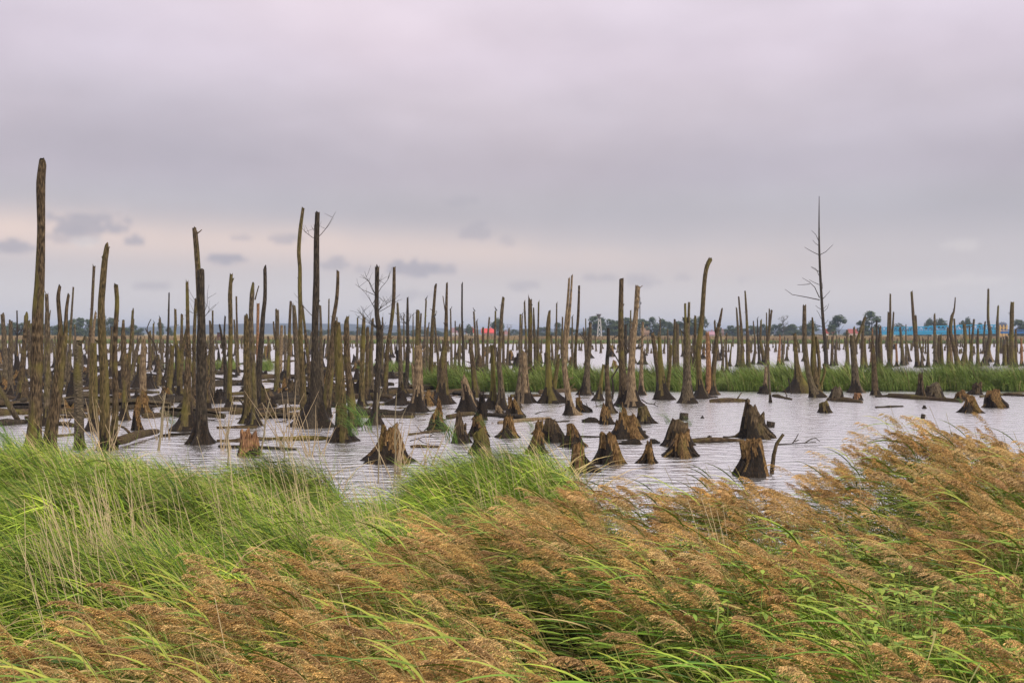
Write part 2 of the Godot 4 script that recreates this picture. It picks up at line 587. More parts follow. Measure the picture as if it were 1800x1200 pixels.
# p: x, y, width of the frame's pixels from the foot to the top; spread: width of the roots in pixels
func dead_trunk(p: Array, spread: float, kind: String, limbs := [], twig := 0) -> Node3D:
	var d = LENS * EYE / (p[1] - SKYLINE)
	var base := Vector3((p[0] - 900.0) / LENS * d, 0, -d)
	var o := thing("dead_trunk", base)
	var bow := rng.randf_range(-1, 1)
	var path := px_path(p, d, base, bow)
	path[0][0].y = 0.0
	path.push_front([path[0][0] + Vector3(0, -0.35, 0), path[0][1]])
	var high := SKYLINE - 0.0
	var tall: float = p[1] - p[-2]
	var wide: float = p[2]
	var seg := clampi(int(wide * 0.9) + 6, 8, 22)
	var rings := clampi(int(tall / 7.0) + 6, 9, 60)
	var flare := maxf(0.0, (spread * 1.3 - p[2]) * 0.5 / LENS * d)
	var seed_ := rng.randf() * 10.0
	var top_r: float = path[-1][1]
	var shape := trunk_shape(path, seg, rings, flare, clampf(flare * 0.9, 0.2, 0.6), top_r * rng.randf_range(0.3, 1.5), clampf(0.22 + flare * 1.05, 0.22, 0.95), 0.2, seed_, mats[kind])
	part("trunk", shape.wood, o)
	if shape.root: part("root_flare", shape.root, o)
	for l in limbs:
		var lp := px_path(l, d, base, bow)
		var s := trunk_shape(lp, clampi(seg - 4, 6, 14), clampi(rings / 2, 6, 26), 0.0, 0.1, lp[-1][1] * 1.2, -1.0, 0.16, seed_ + 3.0, mats[kind])
		part("limb", s.wood, o)
	# stubs of snapped limbs
	if tall > 75.0:
		for k in rng.randi_range(1, 4):
			var at := rng.randi_range(1, path.size() - 2)
			var q: Vector3 = path[at][0].lerp(path[at + 1][0], rng.randf())
			var rad: float = path[at + 1][1]
			var g := rng.randf() * TAU
			var out := Vector3(cos(g), rng.randf_range(0.2, 1.0), sin(g)).normalized()
			if q.y > 1.0: part("branch_stub", stick(wander(q, out, rad * rng.randf_range(1.6, 3.6), 3, 0.05, 0.15), rad * rng.randf_range(0.22, 0.4), rad * 0.14, mats[kind], 6), o)
	if twig > 0:
		var from := []
		for k in range(path.size() / 2, path.size()): from.append(path[k][0])
		from.pop_back()
		twigs(o, from, 1.3, twig + twig / 2, mats.dark_bark, 0.016 * d / 50.0)
	trunk_list.append({"node": o, "x": p[0], "foot": p[1], "top": p[-2], "lean": p[-3] - p[0], "wide": wide, "tall": tall, "kind": kind, "limbs": limbs.size(), "twig": twig, "spread": spread})
	return o

func stump(x: float, y: float, wide: float, top_wide: float, top_x: float, top_y: float, kind: String, label: String, jag := 0.09, seg := 44) -> Node3D:
	var d := LENS * EYE / (y - SKYLINE)
	var base := Vector3((x - 900.0) / LENS * d, 0, -d)
	var o := thing("tree_stump", base)
	var scale := d / LENS
	var high := (y - top_y) * scale
	var r_top := top_wide * 0.5 * scale
	var r_base := wide * 0.58 * scale
	var shift := (top_x - x) * scale
	var path := [[Vector3(0, -0.3, 0), r_top * 1.25], [Vector3(0, 0, 0), r_top * 1.25], [Vector3(shift * 0.7 + rng.randf_range(-0.1, 0.1) * high, high * 0.55, 0), r_top * rng.randf_range(0.9, 1.25)], [Vector3(shift, high, 0), r_top]]
	var seed_ := rng.randf() * 10.0
	var flare := maxf(0.05, r_base - r_top * 1.1)
	var shape := trunk_shape(path, seg, seg, flare, high * rng.randf_range(0.34, 0.6), jag * rng.randf_range(0.6, 2.2), high * rng.randf_range(0.38, 0.62), rng.randf_range(0.28, 0.5), seed_, mats[kind], high * maxf(0.0, rng.randf_range(-0.25, 0.65)))
	part("wood", shape.wood, o)
	if shape.root: part("root_flare", shape.root, o)
	# surface roots that run out into the water
	var turn := rng.randf() * TAU
	for k in (5 if seg > 30 else 3):
		var g := turn + k * TAU / 5.0 + rng.randf_range(-0.3, 0.3)
		var out := Vector3(cos(g), 0, sin(g))
		var pts := PackedVector3Array([out * r_top * 0.9 + Vector3(0, high * 0.42, 0), out * (r_top + flare * 0.45) + Vector3(0, high * 0.2, 0), out * (r_top + flare * 0.9) + Vector3(0, 0.05, 0), out * (r_base * 1.25) + Vector3(0, -0.12, 0)])
		part("root", stick(pts, r_top * 0.26, r_top * 0.14, mats.wet_root if k % 2 else mats[kind], 7), o)
	tag(o, label, "stump", "old tree stumps in the water")
	return o

# a fallen log from one waterline point to another
func log_shape(a: Vector3, b: Vector3, r: float, m: Material, o: Node, called := "log") -> void:
	var mid := (a + b) * 0.5 + Vector3(0, rng.randf_range(-0.3, 0.5) * r, 0)
	var q := a.lerp(b, 0.28) + Vector3(0, rng.randf_range(-0.5, 0.5) * r, rng.randf_range(-1.5, 1.5) * r)
	var s := trunk_shape([[a, r * 0.9], [q, r * 1.05], [mid, r], [b, r * rng.randf_range(0.5, 0.9)]], 10, 16, 0.0, 0.1, 0.0, -9.0, 0.22, rng.randf() * 10.0, m)
	part(called, s.wood, o)

func fallen_log(x1: float, y1: float, x2: float, y2: float, thick: float, kind: String, label: String, raise := 0.25, limb := false) -> Node3D:
	var a := gp(x1, y1)
	var b := gp(x2, y2)
	var mid := (a + b) * 0.5
	var r := thick * 0.5 * -mid.z / LENS
	var o := thing("fallen_log", mid)
	log_shape(a - mid + Vector3(0, r * raise, 0), b - mid + Vector3(0, r * raise * rng.randf_range(0.4, 1.6), 0), r, mats[kind], o)
	if limb:
		var p := (a - mid).lerp(b - mid, rng.randf_range(0.3, 0.8)) + Vector3(0, r * raise, 0)
		part("branch", stick(wander(p, Vector3(rng.randf_range(-1, 1), rng.randf_range(0.5, 1.0), rng.randf_range(-0.2, 0.2)), rng.randf_range(0.4, 0.9), 5, -0.05, 0.2), r * 0.4, r * 0.15, mats[kind]), o)
	tag(o, label, "log", "logs lying in the shallow water")
	return o

# ---------------------------------------------------------------- the standing trunks, from the foot upwards
func make_trunks() -> void:
	var B := "brown_bark"
	var G := "grey_bark"
	var M := "mossy_bark"
	var W := "bare_wood"
	var D := "dark_bark"
	# nearest row, left
	dead_trunk([58, 800, 24, 60, 755, 21, 62, 710, 20, 66, 610, 18, 69, 540, 18, 72, 500, 16, 75.5, 410, 14, 76, 325, 15, 80, 283, 12], 44, B)
	dead_trunk([84, 795, 22, 93, 720, 20, 101, 650, 18, 104, 600, 16], 34, B, [[102, 612, 11, 100, 565, 8, 96, 523, 7, 98, 502, 6], [107, 612, 10, 110, 590, 8, 111, 545, 6, 114, 517, 5]])
	dead_trunk([80, 748, 12, 84, 620, 9, 85, 580, 8, 83.5, 517, 6], 22, G, [[86, 575, 2, 90, 545, 1.5]])
	dead_trunk([33, 702, 13, 41, 620, 9, 46, 553, 7], 26, B, [], 3)
	dead_trunk([17, 697, 10, 19, 627, 8, 20.5, 564, 6], 18, G)
	dead_trunk([26, 650, 4, 30, 590, 3, 30, 547, 2.5], 8, D, [], 6)
	dead_trunk([7, 655, 6, 8, 610, 5, 9, 582, 4], 11, B)
	dead_trunk([53, 655, 5, 50, 620, 5, 51, 563, 4], 10, B)
	dead_trunk([56, 648, 5, 55, 600, 4, 56, 568, 2.5], 8, G)
	dead_trunk([79, 660, 8, 78, 600, 6, 77, 549, 3], 13, G)
	dead_trunk([118, 690, 7, 121, 610, 5, 123, 570, 4, 127, 504, 3], 14, G)
	dead_trunk([133, 650, 5, 133, 610, 3.5, 132, 572, 3], 9, G)
	dead_trunk([155, 668, 8, 158, 590, 6, 161, 540, 5, 165, 467, 4.5], 15, B)
	dead_trunk([162, 670, 8, 163, 600, 6, 169, 549, 4], 14, W)
	dead_trunk([164, 757, 16, 163, 680, 14, 163, 605, 10], 30, M)
	dead_trunk([184, 790, 19, 185, 680, 15, 183, 600, 14, 183, 540, 12, 186, 500, 12, 190, 460, 11, 194, 437, 9], 30, M, [[189, 462, 3, 186, 452, 2.5]])
	dead_trunk([197, 786, 13, 202, 700, 10, 201, 620, 9, 203, 570, 8, 205, 530, 7, 203, 500, 7], 22, B, [[203, 540, 1.2, 209, 522, 0.8]])
	dead_trunk([138, 788, 15, 138, 700, 15, 138, 640, 15, 139, 603, 12], 20, "scaly_bark", [[140, 606, 5, 148, 598, 4, 152, 590, 3]])
	dead_trunk([218, 738, 11, 218, 690, 10, 214, 600, 9, 214, 562, 4], 24, B)
	dead_trunk([222, 705, 9, 225, 640, 7, 228, 600, 5, 231, 545, 4.5], 16, B)
	dead_trunk([233, 655, 5, 234, 600, 3.5, 235, 560, 2.5], 9, G)
	dead_trunk([228, 672, 8, 238, 625, 7, 246, 596, 6], 14, G)
	dead_trunk([251, 718, 13, 252, 640, 10, 254, 597, 7], 26, W)
	dead_trunk([262, 650, 7, 262, 610, 6, 261, 583, 5], 13, B)
	dead_trunk([283, 668, 4, 272, 606, 3, 262, 590, 2.6, 259, 577, 2, 266, 561, 1.5], 8, D, [[262, 590, 1.5, 256, 577, 1.2]])
	dead_trunk([268, 640, 5, 269, 600, 4, 270, 568, 3], 9, B)
	dead_trunk([285, 650, 6, 283, 610, 5, 280, 560, 4], 11, G)
	dead_trunk([292, 668, 7, 295, 590, 4, 297, 515, 2.6], 15, D)
	dead_trunk([316, 698, 10, 314, 640, 9, 311, 615, 6, 305, 590, 5, 306, 570, 5, 305, 543, 4], 20, M, [[314, 640, 7, 318, 618, 6, 326, 579, 5]])
	dead_trunk([319, 660, 7, 318, 610, 6, 318, 552, 4.5], 12, B)
	dead_trunk([326, 757, 15, 330, 700, 12, 331, 650, 10, 332, 600, 7, 331.5, 496, 5], 46, B)
	dead_trunk([340, 705, 8, 341, 590, 6, 344, 525, 5], 16, B)
	dead_trunk([362, 724, 15, 356, 600, 12, 350, 490, 11, 347, 440, 10, 344, 402, 9], 24, B)
	dead_trunk([352, 780, 21, 354, 700, 18, 354, 640, 16, 355, 560, 14, 355, 476, 12], 46, D, [], 7)
	dead_trunk([373, 708, 10, 374, 640, 9, 373, 600, 8, 371, 565, 4], 18, G, [[375, 605, 4, 376, 546, 3]])
	dead_trunk([396, 702, 9, 396, 640, 6, 392, 600, 5, 387, 570, 3], 18, D, [[396, 625, 4, 395, 590, 3.5, 397, 556, 3]])
	dead_trunk([402, 715, 10, 404, 640, 8, 405, 580, 7, 404, 520, 8, 406, 483, 5], 17, M, [[405, 500, 3, 410, 489, 2.5]])
	dead_trunk([418, 655, 6, 417, 590, 4, 416, 521, 3], 11, B)
	dead_trunk([417, 660, 5, 414, 620, 4, 410, 562, 3], 10, G)
	dead_trunk([437, 744, 15, 434, 660, 12, 433, 620, 11, 434, 556, 8], 34, M)
	dead_trunk([447, 748, 12, 447, 700, 8, 444, 620, 8, 442, 560, 8, 444, 515, 8, 446, 497, 4], 26, G, [[449, 527, 2.5, 453, 512, 2, 456, 502, 1.5]])
	dead_trunk([453, 665, 7, 453, 600, 6, 454, 533, 5], 12, "orange_wood")
	dead_trunk([452, 712, 12, 454, 660, 11, 458, 610, 9, 462, 560, 8, 466, 520, 7, 466, 471, 6], 20, D)
	dead_trunk([487, 692, 11, 486, 640, 8, 486, 590, 7, 485, 544, 6], 20, G, [[484, 600, 4, 481, 590, 3.5, 479, 565, 2.5]])
	dead_trunk([492, 665, 8, 493, 620, 6, 495, 573, 5], 13, W)
	dead_trunk([501, 660, 6, 501, 610, 4, 500, 573, 2.5], 10, G)
	dead_trunk([506, 680, 8, 508, 580, 5, 510, 529, 4], 15, B)
	dead_trunk([522, 705, 11, 521, 640, 9, 518, 580, 9, 515, 538, 6], 20, G)
	dead_trunk([534, 740, 13, 532, 708, 11, 530, 643, 9, 527, 600, 8, 526, 540, 7, 525, 505, 7, 525, 470, 6.5, 523, 440, 6.5, 526, 396, 6, 530, 364, 5], 26, M)
	dead_trunk([545, 690, 8, 540, 620, 6, 531, 537, 3.5], 15, B)
	dead_trunk([553, 750, 22, 555, 700, 16, 554, 640, 13, 555, 560, 12, 557, 500, 11, 558, 420, 10, 560, 374, 8], 64, D, [], 3)
	dead_trunk([565, 690, 9, 564, 640, 7, 563, 590, 6, 561, 537, 4], 16, G)
	dead_trunk([577, 650, 6, 577, 600, 3.5, 578, 526, 2.5], 10, B)
	dead_trunk([572, 733, 14, 580, 650, 12, 584, 600, 8, 586, 560, 7, 591, 530, 6, 593, 505, 5.5, 593.5, 477, 5], 24, B)
	dead_trunk([600, 776, 20, 599, 700, 17, 597, 640, 15, 594, 568, 12], 46, M, [[594, 580, 3, 594, 558, 2.5]])
	dead_trunk([620, 750, 15, 617, 700, 13, 613, 660, 11, 611, 630, 12, 610, 570, 10, 613, 556, 5], 30, B)
	dead_trunk([627, 650, 5, 628, 600, 3.5, 629, 560, 2.5], 9, G)
	dead_trunk([636, 714, 11, 636, 660, 9, 638, 600, 8, 640, 557, 6], 22, M)
	dead_trunk([645, 704, 9, 645, 640, 7, 646, 575, 5], 18, B)
	dead_trunk([654, 700, 9, 652, 630, 7, 655, 562, 4.5], 18, G)
	dead_trunk([660, 746, 14, 662, 700, 10, 664, 660, 9, 667, 610, 12, 667, 580, 10, 663, 550, 8, 663, 520, 7, 664, 470, 8], 30, D, [], 14)
	dead_trunk([672, 655, 5, 672, 600, 3.5, 672, 558, 2.5], 9, G)
	dead_trunk([676, 696, 10, 679, 640, 8, 683, 600, 7, 688, 570, 6.5, 693, 520, 6, 694, 470, 5], 19, B)
	dead_trunk([704, 694, 9, 703, 610, 7, 700, 570, 6, 698, 532, 4], 17, G)
	dead_trunk([711, 650, 5, 710, 600, 3, 710, 555, 2], 9, G)
	dead_trunk([713, 686, 8, 717, 620, 6, 716, 570, 6, 716, 523, 3], 16, D, [], 3)
	dead_trunk([727, 648, 5, 726, 600, 3, 726, 555, 2], 9, G)
	dead_trunk([732, 672, 9, 733, 610, 7, 733, 590, 7, 734, 545, 6], 16, M)
	dead_trunk([739, 668, 7, 738, 600, 4, 740, 551, 3], 12, B)
	dead_trunk([745, 662, 7, 747, 580, 3.5, 749, 527, 3], 12, G)
	dead_trunk([733, 724, 18, 735, 670, 14, 734, 606, 12], 42, W, [[729, 690, 8, 725, 640, 6]])
	dead_trunk([752, 655, 5, 751, 600, 3.5, 754, 567, 2], 9, G)
	dead_trunk([756, 682, 9, 758, 610, 6.5, 761, 550, 6, 765, 502, 5], 17, B)
	dead_trunk([773, 692, 8, 770, 630, 5, 766, 590, 4, 764, 558, 3], 15, G)
	dead_trunk([778, 710, 18, 778, 640, 13, 783, 600, 8, 784, 550, 6, 785, 497, 3.5], 42, B, [[784, 560, 2, 778, 520, 1.5]])
	dead_trunk([794, 655, 6, 793, 600, 3.5, 792, 545, 2.5], 10, G)
	dead_trunk([800, 648, 5, 800, 600, 3, 800, 564, 2], 9, B)
	dead_trunk([807, 648, 5, 807, 600, 3, 808, 570, 2.5], 9, G)
	dead_trunk([815, 668, 7, 814, 610, 5, 812, 560, 3.5, 812, 498, 3], 13, D)
	dead_trunk([836, 698, 12, 833, 660, 9, 830, 630, 8, 826, 596, 5], 24, B)
	dead_trunk([825, 724, 14, 820, 690, 11, 815, 666, 10], 44, W)
	dead_trunk([838, 655, 7, 836, 600, 5, 833, 547, 3], 12, G)
	dead_trunk([842, 650, 6, 841, 610, 4, 838, 566, 2.5], 10, G)
	dead_trunk([849, 650, 6, 849, 610, 4.5, 849, 577, 4], 11, B)
	dead_trunk([855, 652, 6, 857, 600, 4, 860, 557, 3], 11, G)
	dead_trunk([866, 719, 15, 867, 690, 9, 866, 640, 7, 864, 606, 6], 34, M)
	dead_trunk([869, 668, 8, 870, 600, 4.5, 871, 546, 3], 15, G)
	dead_trunk([881, 720, 13, 880, 670, 10, 877, 640, 9, 880, 590, 7, 882, 550, 6, 885, 522, 4], 32, G)
	dead_trunk([885, 650, 6, 885, 620, 5, 885, 585, 4], 10, B)
	dead_trunk([891, 652, 6, 893, 610, 4, 895, 577, 3], 10, G)
	dead_trunk([914, 655, 7, 914, 610, 5, 915, 552, 3], 12, G)
	dead_trunk([917, 652, 5, 917, 600, 3, 918, 554, 2], 9, B)
	dead_trunk([925, 657, 7, 925, 600, 4, 923, 560, 3.5, 922, 530, 3], 12, G)
	dead_trunk([931, 684, 10, 932, 660, 9, 932, 620, 8, 932, 570, 8, 932, 525, 6.5], 18, B)
	dead_trunk([941, 672, 8, 941, 630, 6, 939, 580, 5, 938, 541, 2.5], 14, G)
	dead_trunk([947, 676, 7, 945, 600, 4, 946, 580, 3.5, 947, 530, 3], 13, G)
	dead_trunk([924, 708, 14, 923, 670, 11, 921, 619, 9], 34, W, [[916, 690, 6, 914, 650, 5, 918, 622, 4]])
	dead_trunk([907, 716, 8, 911, 680, 6, 916, 640, 5], 24, G)
	dead_trunk([968, 708, 17, 965, 680, 10, 963, 620, 9, 964, 565, 8, 966, 547, 4], 44, M, [[973, 690, 8, 979, 650, 7, 982, 625, 6]])
	dead_trunk([976, 664, 7, 978, 590, 3.5, 979, 532, 2.5], 12, G)
	dead_trunk([988, 655, 6, 988, 610, 4, 989, 557, 3], 10, B)
	dead_trunk([1004, 729, 14, 998, 690, 10, 992, 645, 9], 28, W, [[992, 650, 7, 993, 590, 6, 997, 540, 5, 1000, 490, 3.5], [993, 650, 6, 996, 600, 5.5, 1001, 550, 4.2, 1005, 485, 3.2]])
	dead_trunk([1007, 655, 6, 1006, 610, 3.5, 1006, 559, 2.5], 10, G)
	dead_trunk([1011, 680, 8, 1011, 650, 6, 1012, 610, 5, 1016, 560, 5, 1018, 502, 3.6], 16, B)
	dead_trunk([1030, 694, 13, 1033, 640, 9, 1037, 600, 7, 1038, 568, 5], 28, G, [[1031, 640, 5, 1029, 610, 4, 1026, 577, 3]])
	dead_trunk([1031, 650, 4, 1030, 600, 2.5, 1030, 560, 2], 8, G, [], 5)
	dead_trunk([1072, 726, 12, 1069, 690, 9, 1066, 642, 7], 24, B)
	dead_trunk([1067, 680, 8, 1067, 640, 7, 1069, 610, 6, 1069, 577, 5], 14, D)
	dead_trunk([1052, 704, 8, 1057, 670, 6, 1061, 640, 4.5], 22, M)
	dead_trunk([1100, 713, 20, 1094, 650, 11, 1092, 600, 10, 1092, 540, 9, 1093, 490, 8], 40, B)
	dead_trunk([1113, 715, 20, 1111, 680, 14, 1110, 650, 12, 1113, 600, 11, 1118, 550, 8, 1121, 504, 8], 44, W)
	dead_trunk([1108, 662, 6, 1108, 600, 4, 1109, 545, 2.5], 10, G)
	dead_trunk([1099, 668, 7, 1099, 620, 6, 1100, 570, 5], 13, D)
	dead_trunk([1128, 694, 10, 1128, 650, 6, 1129, 610, 4.5, 1131, 566, 4], 18, W)
	dead_trunk([1164, 698, 12, 1158, 660, 9, 1152, 620, 8, 1147, 585, 6], 30, B)
	dead_trunk([1160, 655, 6, 1160, 600, 3, 1160, 563, 2], 10, G)
	dead_trunk([1168, 702, 14, 1162, 640, 9, 1160, 593, 7], 36, M, [[1173, 690, 8, 1178, 650, 6, 1180, 606, 4]])
	dead_trunk([1175, 655, 6, 1175, 610, 4, 1174, 580, 3], 10, G)
	dead_trunk([1186, 668, 9, 1186, 620, 7, 1186, 562, 4], 14, B)
	dead_trunk([1191, 664, 8, 1191, 620, 6, 1191, 570, 5], 12, G)
	dead_trunk([1210, 708, 17, 1208, 670, 14, 1207, 620, 12, 1207, 565, 10], 34, G, [[1205, 575, 5, 1204, 534, 4], [1210, 575, 5.5, 1211, 532, 4.5]])
	dead_trunk([1222, 672, 8, 1222, 620, 6, 1223, 555, 4], 14, B)
	dead_trunk([1233, 700, 13, 1229, 665, 9, 1227, 620, 9, 1231, 580, 9, 1234, 540, 8, 1236, 500, 7.5, 1240, 470, 7, 1247, 455, 6], 34, M)
	dead_trunk([1247, 694, 12, 1246, 640, 9, 1244, 585, 6], 22, "orange_wood")
	dead_trunk([1251, 694, 12, 1254, 660, 9, 1258, 620, 8, 1261, 590, 7, 1267, 560, 5, 1270, 543, 3.4], 24, B, [[1260, 590, 4, 1258, 578, 3.5, 1257, 565, 3]])
	dead_trunk([1279, 655, 6, 1277, 620, 4, 1278, 585, 3], 10, B)
	dead_trunk([1270, 655, 6, 1271, 620, 4, 1266, 585, 3], 10, G)
	# far water, right
	dead_trunk([1298, 644, 8, 1298, 600, 5, 1294, 541, 3], 12, G)
	dead_trunk([1306, 645, 8, 1304, 580, 5, 1300, 521, 2.6], 12, B)
	dead_trunk([1316, 645, 9, 1314, 580, 5.5, 1310, 512, 3], 13, B)
	dead_trunk([1324, 640, 6, 1328, 610, 4, 1325, 565, 2.2], 10, G)
	dead_trunk([1336, 640, 6, 1333, 600, 3, 1332, 561, 2], 10, D)
	dead_trunk([1344, 640, 8, 1340, 615, 5, 1337, 600, 4, 1338, 562, 3], 12, M)
	dead_trunk([1348, 641, 9, 1350, 600, 5.5, 1356, 545, 3], 14, B, [[1348, 625, 3, 1347, 550, 2], [1350, 620, 3, 1352, 543, 2.5]])
	dead_trunk([1369, 643, 7, 1370, 615, 5, 1371, 590, 3], 10, "orange_wood")
	dead_trunk([1376, 641, 6, 1376, 625, 5, 1377, 606, 4], 9, G)
	dead_trunk([1345, 692, 9, 1346, 670, 6, 1347, 645, 5], 16, W)
	dead_trunk([1355, 707, 4, 1353, 670, 3.6, 1351, 640, 3], 6, "scaly_bark")
	dead_trunk([1405, 690, 16, 1403, 660, 8, 1401, 630, 7, 1399, 586, 6], 50, M)
	dead_trunk([1434, 698, 15, 1428, 680, 10, 1418, 640, 9, 1413, 590, 7.5, 1412, 537, 6], 26, G)
	dead_trunk([1437, 697, 14, 1434, 670, 11, 1430, 640, 10, 1429, 590, 6, 1427, 558, 3], 24, M, [[1437, 680, 6, 1440, 640, 6, 1434, 592, 4], [1440, 685, 5, 1450, 655, 4, 1447, 640, 3]])
	dead_trunk([1463, 643, 6, 1463, 615, 4.5, 1463, 593, 3], 10, B)
	dead_trunk([1470, 642, 6, 1469, 615, 4.5, 1470, 597, 3], 10, G)
	dead_trunk([1490, 645, 8, 1490, 625, 6, 1489, 580, 4], 12, G)
	dead_trunk([1506, 690, 14, 1502, 640, 10, 1497, 590, 7], 28, G, [[1501, 615, 6, 1512, 582, 5, 1520, 558, 5], [1502, 605, 4, 1501, 575, 3.5]])
	dead_trunk([1517, 648, 8, 1516, 620, 6, 1517, 570, 5], 12, B)
	dead_trunk([1523, 646, 6, 1521, 615, 4, 1521, 594, 3], 10, M)
	dead_trunk([1539, 694, 11, 1538, 640, 9, 1536, 600, 6, 1536, 588, 3], 18, B, [[1537, 612, 4, 1536, 592, 3.4]])
	dead_trunk([1533, 645, 6, 1533, 610, 4, 1533, 577, 2.2], 9, "orange_wood")
	dead_trunk([1543, 650, 7, 1542, 610, 5, 1541, 563, 3], 12, D)
	dead_trunk([1549, 650, 9, 1548, 610, 7, 1547, 574, 5], 13, B)
	dead_trunk([1565, 645, 9, 1565, 600, 6, 1565, 550, 4, 1565, 516, 2.6], 15, B, [[1563, 635, 5, 1561, 600, 4.5, 1562, 548, 3], [1567, 635, 5, 1569, 590, 4, 1571, 548, 2.6]])
	dead_trunk([1577, 644, 5, 1577, 625, 4, 1576, 605, 3], 9, "orange_wood")
	dead_trunk([1588, 642, 8, 1587, 615, 5.5, 1584, 576, 3.5], 12, G)
	dead_trunk([1594, 640, 5, 1593, 600, 2.6, 1593, 570, 1.8], 8, G)
	dead_trunk([1600, 635, 5, 1597, 615, 3.6, 1594, 602, 2.6], 8, B)
	dead_trunk([1614, 645, 9, 1611, 600, 6.5, 1608, 560, 5.5, 1605, 512, 3.6], 14, B, [[1613, 610, 5, 1612, 555, 3.2]])
	dead_trunk([1624, 634, 5, 1619, 612, 3.6, 1616, 590, 2.6], 8, G)
	dead_trunk([1632, 645, 6, 1632, 615, 3.5, 1632, 590, 2.4], 9, B)
	dead_trunk([1646, 645, 9, 1644, 600, 5.5, 1643, 552, 3.2], 14, G)
	dead_trunk([1651, 643, 6, 1650, 620, 4, 1650, 590, 2.5], 9, B)
	dead_trunk([1656, 643, 8, 1656, 620, 6, 1655, 588, 2.8], 11, M)
	dead_trunk([1668, 645, 7, 1667, 610, 5, 1666, 577, 3.4], 11, B)
	dead_trunk([1674, 645, 7, 1673, 620, 5, 1673, 597, 3.6], 10, W)
	dead_trunk([1686, 645, 10, 1678, 610, 7, 1672, 582, 6, 1675, 556, 6, 1679, 545, 3, 1681, 523, 2], 16, B, [[1684, 620, 4, 1681, 595, 3.4, 1679, 560, 3]])
	dead_trunk([1692, 645, 8, 1697, 610, 6, 1694, 570, 5.5], 15, M, [[1701, 640, 5, 1696, 615, 4.4]])
	dead_trunk([1707, 644, 8, 1708, 610, 4.6, 1711, 561, 3.4], 12, G, [[1706, 615, 3, 1703, 573, 2.5]])
	dead_trunk([1720, 644, 7, 1720, 620, 5, 1721, 578, 3], 11, B)
	dead_trunk([1732, 642, 10, 1737, 615, 9, 1741, 587, 7, 1737, 560, 4.2, 1737, 508, 3.4], 17, G, [[1733, 620, 4, 1730, 600, 3.4, 1732, 566, 3]])
	dead_trunk([1744, 636, 6, 1741, 622, 5, 1739, 610, 4], 10, W)
	dead_trunk([1754, 643, 8, 1754, 610, 6, 1753, 570, 5, 1754, 538, 2.8], 12, G)
	dead_trunk([1767, 642, 7, 1767, 620, 6.5, 1767, 606, 6], 10, M)
	dead_trunk([1774, 642, 6, 1773, 615, 4, 1771, 592, 3], 10, B)
	dead_trunk([1781, 646, 10, 1779, 600, 8, 1779, 560, 7.5, 1780, 531, 6], 15, M, [], 1)
	dead_trunk([1787, 644, 6, 1786, 610, 4, 1786, 578, 3], 10, B)
	dead_trunk([1797, 643, 6, 1797, 620, 4, 1797, 594, 3], 10, "orange_wood")
	bare_pine()
	# the rest of the drowned wood, thinning out to the right
	var kinds := [B, B, G, G, M, B, D]
	var spots := []
	for k in 4000:
		if spots.size() >= 118: break
		var x := rng.randf_range(-8.0, 1808.0)
		var y := 613.0 + 85.0 * pow(rng.randf(), 1.7)
		if x > 760.0 and y > 648.0: continue
		if x > 1180.0 and rng.randf() < 0.5: continue
		var gap := 3.0 + (y - 610.0) * 0.10
		var free := true
		for s in spots:
			if absf(s.x - x) < gap and absf(s.y - y) < 9.0: free = false
		for s in trunk_list:
			if absf(s.x - x) < gap and absf(s.foot - y) < 8.0: free = false
		if free: spots.append(Vector2(x, y))
	for s in spots:
		var d = LENS * EYE / (s.y - SKYLINE)
		var tall := rng.randf_range(1.0, 3.4) if rng.randf() < 0.72 else rng.randf_range(3.2, 5.0)
		var r = rng.randf_range(0.16, 0.36) * LENS / d
		var lean = rng.randf_range(-0.12, 0.12) * tall * LENS / d
		var top = s.y - tall * LENS / d
		dead_trunk([s.x, s.y, r * 1.25, s.x + lean * 0.4, lerpf(s.y, top, 0.5), r * 0.95, s.x + lean, top, r * 0.7], r * rng.randf_range(2.2, 4.0), kinds[rng.randi() % kinds.size()])
	# farther still: too many and too small to count
	var far := Builder.new()
	for k in 520:
		var y := rng.randf_range(608.5, 622.0)
		var x := rng.randf_range(-20.0, 1820.0)
		var d := LENS * EYE / (y - SKYLINE)
		var a := Vector3((x - 900.0) / LENS * d, -0.2, -d)
		var tall := rng.randf_range(0.7, 3.2)
		var pts := wander(a, Vector3(rng.randf_range(-0.1, 0.1), 1, 0), tall + 0.2, 3, 0.0, 0.06)
		far.tube(pts, rng.randf_range(0.16, 0.3), rng.randf_range(0.08, 0.18), 5, Color.WHITE, Color.WHITE)
		far.tube(PackedVector3Array([a, a + Vector3(0, 0.6, 0)]), 0.45, 0.12, 5, Color.WHITE, Color.WHITE)
	far.smooth()
	var o := part("distant_trunks", far.mesh(mats.brown_bark), self)
	o.set_meta("kind", "stuff")
	tag(o, "mass of tiny dead trunks far out on the lake", "dead trees")

